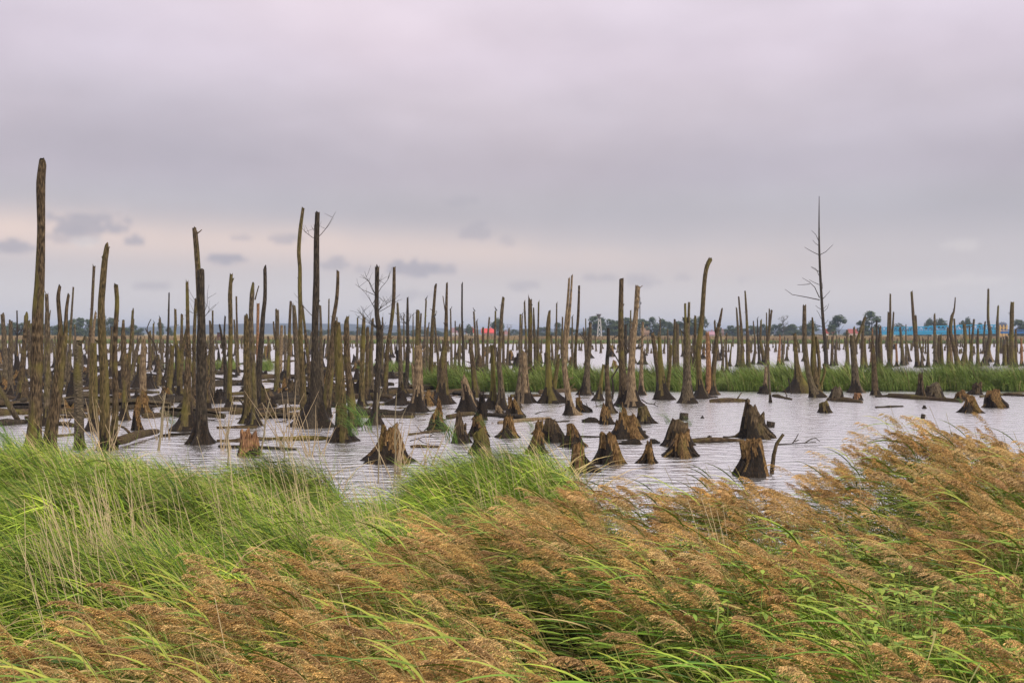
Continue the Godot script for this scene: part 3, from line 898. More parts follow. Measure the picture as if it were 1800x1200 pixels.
func bare_pine() -> void:
	var d := LENS * EYE / (652.0 - SKYLINE)
	var base := Vector3((1453 - 900.0) / LENS * d, 0, -d)
	var o := thing("bare_tree", base)
	var path := px_path([1453, 652, 9, 1453, 640, 8, 1451, 600, 6.5, 1447, 560, 5.5, 1442, 480, 4.4, 1440, 420, 3, 1440, 345, 1], d, base)
	path.push_front([Vector3(0, -0.3, 0), path[0][1]])
	var s := trunk_shape(path, 10, 40, 0.35, 0.3, 0.0, 0.2, 0.12, 4.0, mats.dark_bark)
	part("trunk", s.wood, o)
	part("root_flare", s.root, o)
	# branches: pixels along each, width at its root
	var list := [[1.9, 1441, 527, 1415, 522, 1390, 518, 1376, 509], [1.8, 1441, 523, 1431, 505, 1420, 496, 1406, 489], [1.2, 1424, 499, 1414, 500, 1405, 500], [1.2, 1440, 500, 1433, 496, 1426, 491], [1.4, 1441, 478, 1432, 474, 1423, 470], [1.0, 1440, 484, 1436, 472, 1430, 468], [1.4, 1440, 448, 1432, 443, 1425, 438, 1419, 433], [1.4, 1441, 448, 1450, 443, 1461, 431], [1.0, 1440, 432, 1435, 427, 1432, 421], [1.2, 1440, 425, 1436, 412, 1430, 404], [0.9, 1440, 408, 1443, 402], [1.0, 1442, 520, 1448, 505, 1449, 496], [1.0, 1443, 530, 1450, 520, 1456, 512], [0.9, 1444, 526, 1451, 522, 1455, 521], [1.0, 1444, 545, 1452, 540, 1457, 536], [0.9, 1445, 550, 1453, 542, 1454, 534], [1.0, 1443, 543, 1436, 540, 1431, 537], [0.9, 1444, 560, 1441, 550, 1439, 545], [0.9, 1447, 572, 1452, 566, 1453, 562], [1.6, 1448, 575, 1438, 571, 1427, 570], [1.3, 1450, 590, 1440, 588, 1430, 588]]
	for b in list:
		var pts := PackedVector3Array()
		for k in range(1, b.size(), 2):
			var p := wp(b[k], b[k + 1], d) - base
			p.z += (k - 1) * 0.16 * (1.0 if int(b[1]) % 2 else -1.0)
			pts.append(p)
		part("branch", stick(pts, b[0] * 0.5 / LENS * d, 0.3 / LENS * d, mats.dark_bark, 5), o)
	tag(o, "tall thin dead conifer with bare side branches, the only branched tree at right", "dead tree")

func ordinal(n: int) -> String:
	var tail := "th"
	if n % 100 < 11 or n % 100 > 13: tail = ["th", "st", "nd", "rd", "th", "th", "th", "th", "th", "th"][n % 10]
	return str(n) + tail

# each trunk is told apart by its look, its row and its place in that row
func label_trunks() -> void:
	var rows := [[738.0, 9999.0, "in the nearest row"], [690.0, 738.0, "in the middle water"], [655.0, 690.0, "beside the reed strip"], [630.0, 655.0, "behind the reed strip"], [0.0, 630.0, "in the farthest row"]]
	for r in rows:
		var inside := trunk_list.filter(func(t): return t.foot >= r[0] and t.foot < r[1])
		inside.sort_custom(func(a, b): return a.x < b.x)
		for k in inside.size():
			var t: Dictionary = inside[k]
			var size := "tall" if t.top < 515.0 else ("short" if t.tall < 45.0 else "mid-height")
			var slope := "leaning left" if t.lean < -0.12 * t.tall else ("leaning right" if t.lean > 0.12 * t.tall else "upright")
			var look: String = {"brown_bark": "brown", "grey_bark": "grey", "mossy_bark": "mossy", "bare_wood": "pale barkless", "dark_bark": "dark", "scaly_bark": "scaly", "orange_wood": "orange"}[t.kind]
			var extra := "forked " if t.limbs > 0 else ("twiggy " if t.twig > 2 else "")
			tag(t.node, "%s %s %s%s trunk, %s from left %s" % [size, look, extra, slope, ordinal(k + 1), r[2]], "dead tree", "dead trunks standing in the water")
	tag(trunk_list[0].node, "tallest dead trunk of all, thick and slightly bent, at the far left", "dead tree", "dead trunks standing in the water")

# ---------------------------------------------------------------- stumps, logs, branches in the water
func make_debris() -> void:
	var S := "stump_wood"
	stump(687, 812, 74, 26, 687, 754, S, "big shaggy stump beside the trunk with the green fern mound", 0.10)
	stump(241, 756, 18, 8, 243, 702, S, "narrow pointed stump with a spike top at left", 0.2)
	stump(768, 757, 38, 12, 771, 718, S, "stump with a jagged upright splinter, left of the stump group", 0.16)
	stump(812, 778, 31, 14, 812, 739, "brown_bark", "brown grooved stump, left one of the central pair", 0.1)
	stump(843, 767, 36, 15, 841, 734, S, "stump with pale split top, right one of the central pair", 0.12)
	stump(845, 797, 32, 24, 844, 760, "mossy_bark", "mossy stump with grass on top in front of the central pair", 0.08)
	stump(851, 815, 28, 23, 850, 788, W_, "low sawn pale stump at the edge of the green grass", 0.02)
	stump(890, 769, 38, 11, 891, 740, S, "small stump with a bright yellow top alone in open water", 0.12)
	stump(945, 797, 35, 11, 949, 758, S, "cone-shaped stump with grass growing up its front", 0.08)
	stump(947, 763, 24, 10, 948, 740, S, "small stump with feathery grass beside a wide round stump", 0.08)
	stump(978, 776, 42, 25, 975, 742, "brown_bark", "wide round-topped brown stump, right of the small feathery one", 0.05)
	stump(1010, 785, 42, 13, 1005, 745, S, "stump with a straight flat-topped neck leaning left", 0.05)
	stump(1023, 828, 54, 15, 1017, 780, S, "large ridged stump half hidden by green grass", 0.08)
	stump(1070, 814, 48, 17, 1068, 762, S, "golden bell-shaped stump with brown reed plumes at its foot", 0.06)
	stump(1104, 770, 56, 20, 1101, 726, S, "broad double-topped stump with a pale log against it", 0.14)
	stump(1090, 769, 34, 14, 1091, 737, S, "lower front half of the broad double stump", 0.05)
	stump(1067, 745, 26, 13, 1066, 721, S, "small stump with a green tuft on top and a dark lump beside", 0.07)
	stump(1132, 744, 38, 14, 1129, 715, "mossy_bark", "neat stump with flat mossy top in front of twin trunks", 0.03)
	stump(1140, 814, 32, 8, 1140, 784, S, "small dark stump with a short pale prong", 0.1)
	stump(1194, 802, 58, 20, 1198, 759, S, "front one of two stumps, pale ribbed, plumes at its foot", 0.05)
	stump(1192, 783, 52, 24, 1195, 740, "brown_bark", "taller stump behind the pale ribbed one with grass beside", 0.06)
	stump(1327, 769, 62, 29, 1327, 724, "brown_bark", "solitary many-ridged stump with a fern on it in open water", 0.14)
	stump(1320, 836, 52, 30, 1318, 775, "stump_wood", "big mossy flat-topped stump rising from the brown reeds", 0.06)
	stump(1450, 725, 22, 13, 1447, 706, "mossy_bark", "small round block stump with flat mossy top", 0.02)
	stump(1470, 704, 23, 12, 1470, 681, "grey_bark", "grey cone stump right of the mossy rooted trunk", 0.04)
	stump(1296, 686, 12, 4, 1296, 669, S, "tiny pointed stump in front of the reed strip", 0.08)
	stump(1342, 692, 18, 10, 1342, 677, "wet_root", "low black stump at the foot of a thin pole", 0.05)
	stump(1708, 725, 37, 12, 1705, 695, S, "dark stump with a green sprig on top at right", 0.08)
	stump(1750, 716, 38, 18, 1746, 684, S, "mossy yellow stump nearest the right edge", 0.12)
	stump(1641, 700, 38, 16, 1639, 676, "grey_bark", "grey fluted stump in front of the reed strip at right", 0.05)
	stump(1619, 701, 17, 6, 1618, 663, "brown_bark", "pointed splintered stump left of the grey fluted one", 0.2)
	stump(1690, 704, 30, 14, 1688, 689, S, "low pale-topped stump behind the stump with a green sprig", 0.06)
	stump(1717, 693, 20, 14, 1718, 673, "brown_bark", "hollow brown stump against the reed strip", 0.12)
	stump(437, 800, 28, 22, 437, 764, "orange_wood", "torn orange stump at the edge of the green grass", 0.2)
	stump(1026, 724, 26, 9, 1018, 701, S, "sloping stump leaning on a thin trunk's foot", 0.14)
	stump(905, 731, 34, 10, 900, 703, S, "dark stump with a thin bright splinter at mid distance", 0.2)
	stump(877, 728, 18, 6, 874, 713, W_, "small pale splinter stump among dark roots", 0.12)
	stump(845, 738, 22, 12, 844, 706, "wet_root", "upturned black root plate in mid water", 0.25)
	stump(1508, 703, 16, 9, 1508, 690, "orange_wood", "short orange sawn stump before a forked trunk", 0.02)
	for q in [[1202, 738, 17, 12, "sawn round of wood standing in the water behind the paired stumps"], [1355, 750, 15, 9, "small dark wood block right of the many-ridged stump"], [1623, 735, 8, 7, "tiny square wood block alone in the open water"]]:
		var c := gp(q[0], q[1])
		var s := -c.z / LENS
		var o := thing("wood_block", c)
		var shape := trunk_shape([[Vector3(0, -0.15, 0), q[2] * 0.5 * s], [Vector3(0, 0.02, 0), q[2] * 0.5 * s], [Vector3(0.02, q[3] * s, 0), q[2] * 0.48 * s]], 14, 7, 0.0, 0.1, 0.01, 0.06, 0.12, 3.0 + q[0], mats.dark_bark)
		part("wood", shape.wood, o)
		if shape.root: part("root_flare", shape.root, o)
		tag(o, q[4], "wood block", "loose wood blocks in the water")
	for q in [[1247, 774, 13, 7, "round dark hump just above the long straight log"], [1235, 735, 7, 4, "tiny dark hump in open water left of centre-right"], [1626, 718, 8, 5, "tiny dark hump behind the square wood block"], [1110, 781, 46, 8, "low muddy root mat in front of the double stump"], [1040, 742, 34, 8, "knobbly dark root lump left of the tufted stump"], [1150, 779, 22, 6, "flat dark root lump left of the paired stumps"]]:
		var c := gp(q[0], q[1])
		var s := -c.z / LENS
		var b := Builder.new()
		for r in 7:
			for k in 18:
				var g := TAU * k / 18.0
				var f := cos(r / 6.0 * PI * 0.5)
				var bump := 1.0 + 0.5 * fine.get_noise_3d(cos(g) * 50.0 + q[0], sin(g) * 50.0, r * 18.0)
				b.vert(Vector3(cos(g) * q[2] * 0.5 * s * f * bump, -0.06 + (q[3] * s + 0.06) * sin(r / 6.0 * PI * 0.5) * bump, -sin(g) * minf(q[2], 20.0) * 0.5 * s * f * bump))
		for r in 6:
			for k in 18: b.quad(r * 18 + k, (r + 1) * 18 + k, (r + 1) * 18 + (k + 1) % 18, r * 18 + (k + 1) % 18)
		b.smooth()
		tag(part("root_hump", b.mesh(mats.wet_root), self, c), q[4], "root", "dark root humps in the water")
	# logs that can be told apart
	fallen_log(1248, 707, 1318, 706, 9, "log_wood", "log with a raised broken end at right, alone in open water", 0.35, true)
	fallen_log(1214, 778, 1308, 776, 9, "log_wood", "long straight log between the paired stumps and the big mossy stump", 0.6)
	fallen_log(1098, 771, 1133, 762, 9, "grey_bark", "short pale log leaning on the broad double stump", 0.9)
	fallen_log(1360, 697, 1392, 703, 6, "log_wood", "crooked branchy log left of the mossy rooted trunk", 0.5, true)
	fallen_log(1456, 704, 1516, 708, 10, "log_wood", "thick split log in front of the forked trunk", 0.3)
	fallen_log(1563, 698, 1692, 707, 9, "log_wood", "long dark log lying before the reed strip at right", 0.7)
	fallen_log(1540, 717, 1588, 715, 4, "dark_bark", "thin tapered plank-like log floating alone", 0.5)
	fallen_log(786, 735, 832, 729, 8, "log_wood", "short log with sawn end pointing to the root plate", 0.7)
	fallen_log(854, 731, 922, 737, 9, "dark_bark", "dark log behind the tan log", 0.6)
	fallen_log(876, 745, 966, 737, 7, "bare_wood", "long tan log crossing open water", 0.4)
	fallen_log(958, 768, 1060, 769, 5, "dark_bark", "thin dark log behind the bell-shaped stump", 0.5)
	fallen_log(718, 765, 782, 758, 5, "log_wood", "thin log with small twigs beside the shaggy stump", 0.5, true)
	fallen_log(721, 787, 772, 787, 7, "log_wood", "low log right of the shaggy stump", 0.4)
	fallen_log(380, 777, 484, 773, 7, "log_wood", "brown log running behind the torn orange stump", 0.6)
	fallen_log(484, 774, 584, 773, 8, "mossy_log", "yellow-green mossy log ending at the fern-mound trunk", 0.8)
	fallen_log(384, 786, 520, 791, 7, "dark_bark", "dark log in the water just behind the grass", 0.3)
	fallen_log(250, 735, 302, 731, 8, "log_wood", "log on a dark prop right of the spike stump", 1.2)
	fallen_log(356, 728, 434, 722, 8, "log_wood", "log bridging two trunks in the left water", 1.3)
	fallen_log(278, 768, 344, 763, 6, "dark_bark", "thin dark log left of a flared trunk", 0.4)
	fallen_log(380, 753, 452, 752, 7, "log_wood", "log at the foot of the paired mossy trunks", 0.3)
	fallen_log(-8, 748, 52, 744, 12, "dark_bark", "thick dark log at the left edge of the picture", 0.5)
	fallen_log(96, 747, 134, 750, 8, "log_wood", "log with a raised end between the two left trunks", 0.5, true)
	fallen_log(95, 768, 132, 765, 6, "grey_bark", "short grey log before the scaly trunk", 0.4)
	fallen_log(206, 788, 276, 766, 15, "log_wood", "heavy log on its upturned roots left of the flared trunk", 1.6, true)
	fallen_log(1742, 694, 1806, 697, 5, "log_wood", "pale log running to the right edge behind the mossy yellow stump", 0.6)
	fallen_log(1724, 699, 1806, 691, 4, "grey_bark", "thin grey branch log at the right edge of the water", 0.9)
	fallen_log(1540, 698, 1640, 696, 5, "dark_bark", "dark log close under the reed strip", 0.4)
	fallen_log(978, 742, 1000, 741, 4, "dark_bark", "short dark stick left of the knobbly root lump", 0.3)
	fallen_log(1272, 769, 1316, 767, 4, "dark_bark", "thin root stick left of the many-ridged stump", 0.4)
	fallen_log(1205, 695, 1262, 699, 4, "dark_bark", "thin stick beside the bent tall trunk's foot", 0.3)
	# the leaning log at the left edge
	var lo := thing("leaning_log", gp(34, 744))
	log_shape(Vector3.ZERO, wp(-6, 676, -gp(34, 744).z - 1.0) - gp(34, 744), 0.11, mats.grey_bark, lo)
	tag(lo, "grey log slanting up out of the water at the left edge", "log")
	# branches in the water
	water_branch([[1366, 781, 1400, 780, 1438, 778], [1394, 779, 1402, 770, 1407, 763], [1398, 776, 1406, 774], [1415, 779, 1428, 772, 1438, 771, 1446, 777]], 2.2, "dark thin branch with twigs lying in open water at right")
	water_branch([[1128, 702, 1138, 709, 1150, 711, 1158, 715], [1150, 711, 1153, 707]], 2.2, "dark hooked branch right of the twin trunks")
	water_branch([[720, 775, 745, 768, 770, 770], [735, 771, 742, 778, 755, 782], [752, 768, 763, 762]], 1.8, "fine twiggy branch floating right of the shaggy stump")
	water_branch([[1031, 709, 1034, 718, 1037, 727]], 1.8, "short stick poking up right of the sloping stump")
	water_branch([[1386, 665, 1391, 684, 1393, 693]], 3.0, "green slanting pole in front of the reed strip")
	water_branch([[1043, 690, 1047, 703, 1049, 714]], 2.0, "thin pair of sticks left of the tufted stump")
	var stick_ := thing("slanting_stick", gp(1356, 832))
	part("stick", stick(PackedVector3Array([Vector3(0, -0.2, 0), wp(1361, 800, 29.3) - gp(1356, 832), wp(1366, 780, 29.3) - gp(1356, 832), wp(1378, 763, 29.3) - gp(1356, 832)]), 0.06, 0.04, mats.brown_bark, 7), stick_)
	tag(stick_, "brown crooked stick standing right of the big mossy stump", "branch")
	# fallen wood all through the left half
	var spots := []
	for k in 3000:
		if spots.size() >= 180: break
		var x := rng.randf_range(-10.0, 1000.0)
		var y := 636.0 + 100.0 * rng.randf()
		if x > 720.0 and (y > 700.0 or rng.randf() < 0.6): continue
		if x > 150.0 and y > 715.0 and rng.randf() < 0.6: continue
		spots.append(Vector2(x, y))
	spots.sort_custom(func(a, b): return a.x < b.x)
	for k in spots.size():
		var s: Vector2 = spots[k]
		var d := LENS * EYE / (s.y - SKYLINE)
		var length := rng.randf_range(0.9, 3.6) * LENS / d
		var rise := rng.randf_range(-0.22, 0.22) * (s.y - SKYLINE) * 0.16
		var kind: String = ["log_wood", "log_wood", "dark_bark", "dark_bark", "grey_bark"][rng.randi() % 5]
		var look: String = {"log_wood": "brown", "dark_bark": "dark", "grey_bark": "grey"}[kind]
		fallen_log(s.x - length * 0.5, s.y - rise, s.x + length * 0.5, s.y + rise, rng.randf_range(0.14, 0.42) * LENS / d, kind, "%s log in the cluttered left water, %s from left among the scattered logs" % [look, ordinal(k + 1)], rng.randf_range(0.1, 0.9), rng.randf() < 0.3)

	# broken-off snags and black roots among them
	spots = []
	for k in 3000:
		if spots.size() >= 165: break
		var x := rng.randf_range(-10.0, 1290.0)
		var y := 626.0 + 104.0 * pow(rng.randf(), 1.25)
		if x > 760.0 and y > 690.0: continue
		if x > 1000.0 and rng.randf() < 0.5: continue
		if y > 700.0 and rng.randf() < 0.4: continue
		var free := true
		for t in spots:
			if absf(t.x - x) < 14.0 and absf(t.y - y) < 6.0: free = false
		if free: spots.append(Vector2(x, y))
	spots.sort_custom(func(a, b): return a.x < b.x)
	for k in spots.size():
		var s: Vector2 = spots[k]
		var px := (s.y - SKYLINE) / EYE
		var wide := rng.randf_range(0.6, 1.25) * px
		var high := rng.randf_range(0.25, 1.0) * px if s.y > 660.0 else rng.randf_range(0.6, 2.0) * px
		stump(s.x, s.y, wide, wide * rng.randf_range(0.22, 0.45), s.x + rng.randf_range(-0.1, 0.1) * px, s.y - high, ["wet_root", "wet_root", "brown_bark", "stump_wood"][rng.randi() % 4], "low dark snag in the cluttered middle water, %s from left among the low snags" % ordinal(k + 1), 0.16, 18)
	# sticks and bits of bark adrift between the trunks
	var bits := Builder.new()
	for k in 620:
		var x := rng.randf_range(-10.0, 1050.0)
		var y := 630.0 + 115.0 * pow(rng.randf(), 1.2)
		if x > 720.0 and rng.randf() < 0.6: continue
		var c := gp(x, y) + Vector3(0, 0.0, 0)
		var g := rng.randfn(0.0, 0.7)
		bits.tube(wander(c - Vector3(0, 0.01, 0), Vector3(cos(g), rng.randf_range(-0.02, 0.22), sin(g)), rng.randf_range(0.3, 1.6), 4, -0.03, 0.14), rng.randf_range(0.015, 0.05), 0.012, 5, Color.WHITE, Color.WHITE)
	bits.smooth()
	var adrift := part("drift_sticks", bits.mesh(mats.log_wood), self)
	adrift.set_meta("kind", "stuff")
	tag(adrift, "litter of thin sticks adrift between the trunks on the left", "sticks")

const W_ := "bare_wood"

func water_branch(lines: Array, w: float, label: String) -> void:
	var y0: float = lines[0][-1]
	for l in lines:
		for k in range(1, l.size(), 2): y0 = maxf(y0, l[k])
	var d := LENS * EYE / (y0 + 1.0 - SKYLINE)
	var base := wp(lines[0][0], y0, d)
	base.y = 0.0
	var o := thing("water_branch", base)
	for l in lines:
		var pts := PackedVector3Array()
		for k in range(0, l.size(), 2): pts.append(wp(l[k], l[k + 1], d) - base + Vector3(0, 0, -0.05 * k))
		if pts.size() == 2: pts.insert(1, (pts[0] + pts[1]) * 0.5)
		part("branch", stick(pts, w * 0.5 / LENS * d, w * 0.3 / LENS * d, mats.dark_bark, 6), o)
	tag(o, label, "branch")

# ---------------------------------------------------------------- reeds and grass (the wind blows them to the left)
func leaf_green() -> Array:
	var k := rng.randf()
	if k < 0.14: return [Color(0.42, 0.32, 0.13), Color(0.55, 0.42, 0.20)]
	if k < 0.42: return [Color(0.25, 0.31, 0.045), Color(0.40, 0.40, 0.08)]
	if k < 0.72: return [Color(0.155, 0.25, 0.035), Color(0.26, 0.35, 0.055)]
	return [Color(0.06, 0.12, 0.022), Color(0.11, 0.18, 0.035)]

func reed_leaf(b: Builder, at: Vector3, length: float, width: float, spread: float, up: float, cols: Array) -> void:
	var g := PI + rng.randf_range(-spread, spread)
	var flat := Vector3(cos(g), 0, sin(g))
	var e := up
	var pts := PackedVector3Array([at])
	var n := 6
	var bend := rng.randf_range(0.15, 1.15)
	for k in n:
		pts.append(pts[-1] + (flat * cos(e) + Vector3(0, sin(e), 0)) * length / n)
		e -= bend / n
		flat = (flat + Vector3(-0.12, 0, 0)).normalized()
	var side := flat.cross(Vector3.UP).normalized()
	side = side.rotated(flat, rng.randf_range(-0.9, 0.9))
	b.ribbon(pts, width, width * 0.05, side, cols[0], cols[1])

func plume(b: Builder, at: Vector3, dir: Vector3, length: float, strands: int, beads: int, tint: Color) -> void:
	var axis := PackedVector3Array([at])
	var d := dir
	var steps := 8
	var sag := rng.randf_range(0.03, 0.13)
	var loose := rng.randf_range(0.45, 0.95)
	for k in steps:
		d = (d + Vector3(-0.10, -sag, rng.randf_range(-0.06, 0.06))).normalized()
		axis.append(axis[-1] + d * length / steps)
	b.tube(axis, 0.002, 0.0008, 3, tint * 0.8, tint)
	for k in strands:
		var s := pow(float(k) / strands, 0.85)
		var q := s * (steps - 0.01)
		var i := int(q)
		var p := axis[i].lerp(axis[i + 1], q - i)
		var fwd := (axis[i + 1] - axis[i]).normalized()
		var g := rng.randf() * TAU
		var side := fwd.cross(Vector3.UP).normalized()
		var off := side * cos(g) + side.cross(fwd) * sin(g)
		var e := (fwd * 0.75 + off * rng.randf_range(0.1, loose) + Vector3(-0.4, 0.05, 0)).normalized()
		var reach := length * rng.randf_range(0.22, 0.62) * (1.0 - 0.6 * s)
		var pts := PackedVector3Array([p])
		for j in 4:
			e = (e + Vector3(-0.10, -0.15, rng.randf_range(-0.12, 0.12))).normalized()
			pts.append(pts[-1] + e * reach / 4.0)
		var c := tint * rng.randf_range(0.72, 1.25)
		b.ribbon(pts, 0.0016, 0.001, e.cross(Vector3(0.2, 0.9, 0.3)).normalized(), c * 0.85, c, false)
		for j in beads:
			var u := rng.randf_range(0.12, 1.0) * 3.99
			var o := pts[int(u)].lerp(pts[int(u) + 1], u - int(u))
			var hang := (e + Vector3(rng.randf_range(-0.5, 0.25), rng.randf_range(-0.75, 0.25), rng.randf_range(-0.5, 0.5))).normalized()
			var across := hang.cross(Vector3(rng.randf_range(-1, 1), rng.randf_range(-1, 1), rng.randf_range(-1, 1))).normalized()
			var long := rng.randf_range(0.011, 0.022)
			var wide := rng.randf_range(0.0016, 0.0034)
			var cc := c * rng.randf_range(0.6, 1.5)
			var a0 := b.vert(o, cc)
			var a1 := b.vert(o + hang * long * 0.5 + across * wide, cc)
			var a2 := b.vert(o + hang * long, cc * 1.15)
			var a3 := b.vert(o + hang * long * 0.5 - across * wide, cc)
			b.quad(a0, a1, a2, a3)

func reed_parts(tall: float, has_plume: bool, rich: bool, broad: float) -> Dictionary:
	var lean := rng.randf_range(0.16, 0.42)
	var stem_pts := PackedVector3Array()
	for k in 9:
		var t := k / 8.0
		stem_pts.append(Vector3(-lean * tall * t * t, tall * t * (1.0 - 0.10 * lean * t), 0.03 * tall * t * t * rng.randf_range(-1, 1)))
	var stem := Builder.new()
	stem.tube(stem_pts, 0.0042, 0.002, 4, Color(0.16, 0.17, 0.05), Color(0.34, 0.28, 0.11))
	var leaves := []
	var count := rng.randi_range(8, 12)
	for k in count:
		var t := lerpf(0.22, 0.95, (k + rng.randf() * 0.6) / count)
		var q := t * 7.99
		var at := stem_pts[int(q)].lerp(stem_pts[int(q) + 1], q - int(q))
		var lb := Builder.new()
		reed_leaf(lb, at, rng.randf_range(0.30, 0.52), rng.randf_range(0.012, 0.021) * broad, 1.0, rng.randf_range(-0.15, 0.85), leaf_green())
		leaves.append(lb)
	var pl: Builder = null
	if has_plume:
		pl = Builder.new()
		var tints := [Color(0.53, 0.34, 0.125), Color(0.44, 0.275, 0.10), Color(0.60, 0.415, 0.18), Color(0.40, 0.25, 0.11)]
		var dir := (stem_pts[8] - stem_pts[7]).normalized()
		plume(pl, stem_pts[8], dir, rng.randf_range(0.26, 0.40), 58 if rich else 40, 16 if rich else 10, tints[rng.randi() % 4])
	return {"stem": stem, "leaves": leaves, "plume": pl}

func joined(list: Array, m: Material) -> ArrayMesh:
	var b := Builder.new()
	for o in list:
		if o == null: continue
		var off := b.v.size()
		b.v.append_array(o.v)
		b.c.append_array(o.c)
		for k in o.i: b.i.append(k + off)
	return b.mesh(m, PackedInt32Array(), true)

func tuft(blades: int, length: float, wide: float, radius: float, cols: int) -> ArrayMesh:
	var b := Builder.new()
	for k in blades:
		var g := rng.randf() * TAU
		var at := Vector3(cos(g), 0, sin(g)) * radius * sqrt(rng.randf())
		var lean := rng.randf_range(0.1, 0.9)
		var dirz := rng.randf_range(-0.45, 0.45)
		var long := length * rng.randf_range(0.6, 1.15)
		var e := PI * 0.5 - lean * 0.35
		var flat := Vector3(-1, 0, dirz).normalized()
		if rng.randf() < 0.15: flat = Vector3(rng.randf_range(-1, 0.6), 0, rng.randf_range(-1, 1)).normalized()
		var pts := PackedVector3Array([at])
		for j in 6:
			pts.append(pts[-1] + (flat * cos(e) + Vector3(0, sin(e), 0)) * long / 6.0)
			e -= rng.randf_range(0.12, 0.42) * (0.4 + lean)
		var side := Vector3(dirz, 0, 1).normalized().rotated(Vector3.UP, rng.randf_range(-0.7, 0.7)).rotated(flat, rng.randf_range(-0.6, 0.6))
		var c := Color(0.11, 0.21, 0.02).lerp(Color(0.31, 0.40, 0.045), rng.randf())
		if rng.randf() < 0.25: c = Color(0.05, 0.115, 0.018)
		if cols == 1 and rng.randf() < 0.16: c = Color(0.40, 0.32, 0.15)
		if cols == 2: c = Color(0.085, 0.145, 0.026).lerp(Color(0.19, 0.245, 0.05), rng.randf())
		if cols == 3: c = Color(0.045, 0.11, 0.018).lerp(Color(0.13, 0.22, 0.035), rng.randf())
		if cols == 2 and rng.randf() < 0.1: c = Color(0.30, 0.25, 0.11)
		b.ribbon(pts, wide * rng.randf_range(0.7, 1.3), wide * 0.1, side, c, c)
	return b.mesh(mats.reed_blade, PackedInt32Array(), true)

func herb(leaves: int) -> ArrayMesh:
	var b := Builder.new()
	for s in 4:
		var at := Vector3(rng.randf_range(-0.12, 0.12), 0, rng.randf_range(-0.12, 0.12))
		var pts := wander(at, Vector3(rng.randf_range(-0.3, 0.1), 1, rng.randf_range(-0.2, 0.2)), rng.randf_range(0.75, 1.15), 6, 0.02, 0.08)
		b.tube(pts, 0.004, 0.002, 3, Color(0.13, 0.2, 0.05), Color(0.2, 0.28, 0.06))
		for k in leaves:
			var p: Vector3 = pts[1 + rng.randi() % 6]
			var g := rng.randf() * TAU
			var out := Vector3(cos(g), rng.randf_range(-0.35, 0.45), sin(g)).normalized()
			var c := Color(0.15, 0.27, 0.04).lerp(Color(0.27, 0.34, 0.05), rng.randf())
			var q := PackedVector3Array([p, p + out * 0.025, p + out * 0.05 + Vector3(0, -0.004, 0), p + out * 0.062 + Vector3(0, -0.012, 0)])
			b.ribbon(q, 0.024, 0.003, out.cross(Vector3.UP).normalized(), c, c * 1.1)
	return b.mesh(mats.reed_blade, PackedInt32Array(), true)

func scatter(called: String, label: String, category: String, meshes: Array, places: Array) -> void:
	# places: [Transform3D, Color]; one MultiMesh for each shape under one node
	var root := Node3D.new()
	root.name = numbered(called)
	add_child(root)
	root.set_meta("kind", "stuff")
	tag(root, label, category)
	for k in meshes.size():
		var mine := []
		for j in range(k, places.size(), meshes.size()): mine.append(places[j])
		if mine.is_empty(): continue
		var mm := MultiMesh.new()
		mm.transform_format = MultiMesh.TRANSFORM_3D
		mm.use_colors = true
		mm.mesh = meshes[k]
		mm.instance_count = mine.size()
		for j in mine.size():
			mm.set_instance_transform(j, mine[j][0])
			mm.set_instance_color(j, mine[j][1])
		var o := MultiMeshInstance3D.new()
		o.multimesh = mm
		o.name = called
		o.set_meta("kind", "stuff")
		root.add_child(o, true)

func tint(spread := 0.18) -> Color:
	var v := rng.randf_range(1.0 - spread, 1.0 + spread)
	return Color(v * rng.randf_range(0.93, 1.07), v, v * rng.randf_range(0.9, 1.1))

func spin(turn: float, size: float, at: Vector3, tall := 1.0) -> Transform3D:
	return Transform3D(Basis(Vector3.UP, turn).scaled(Vector3(size, size * tall, size)), at)

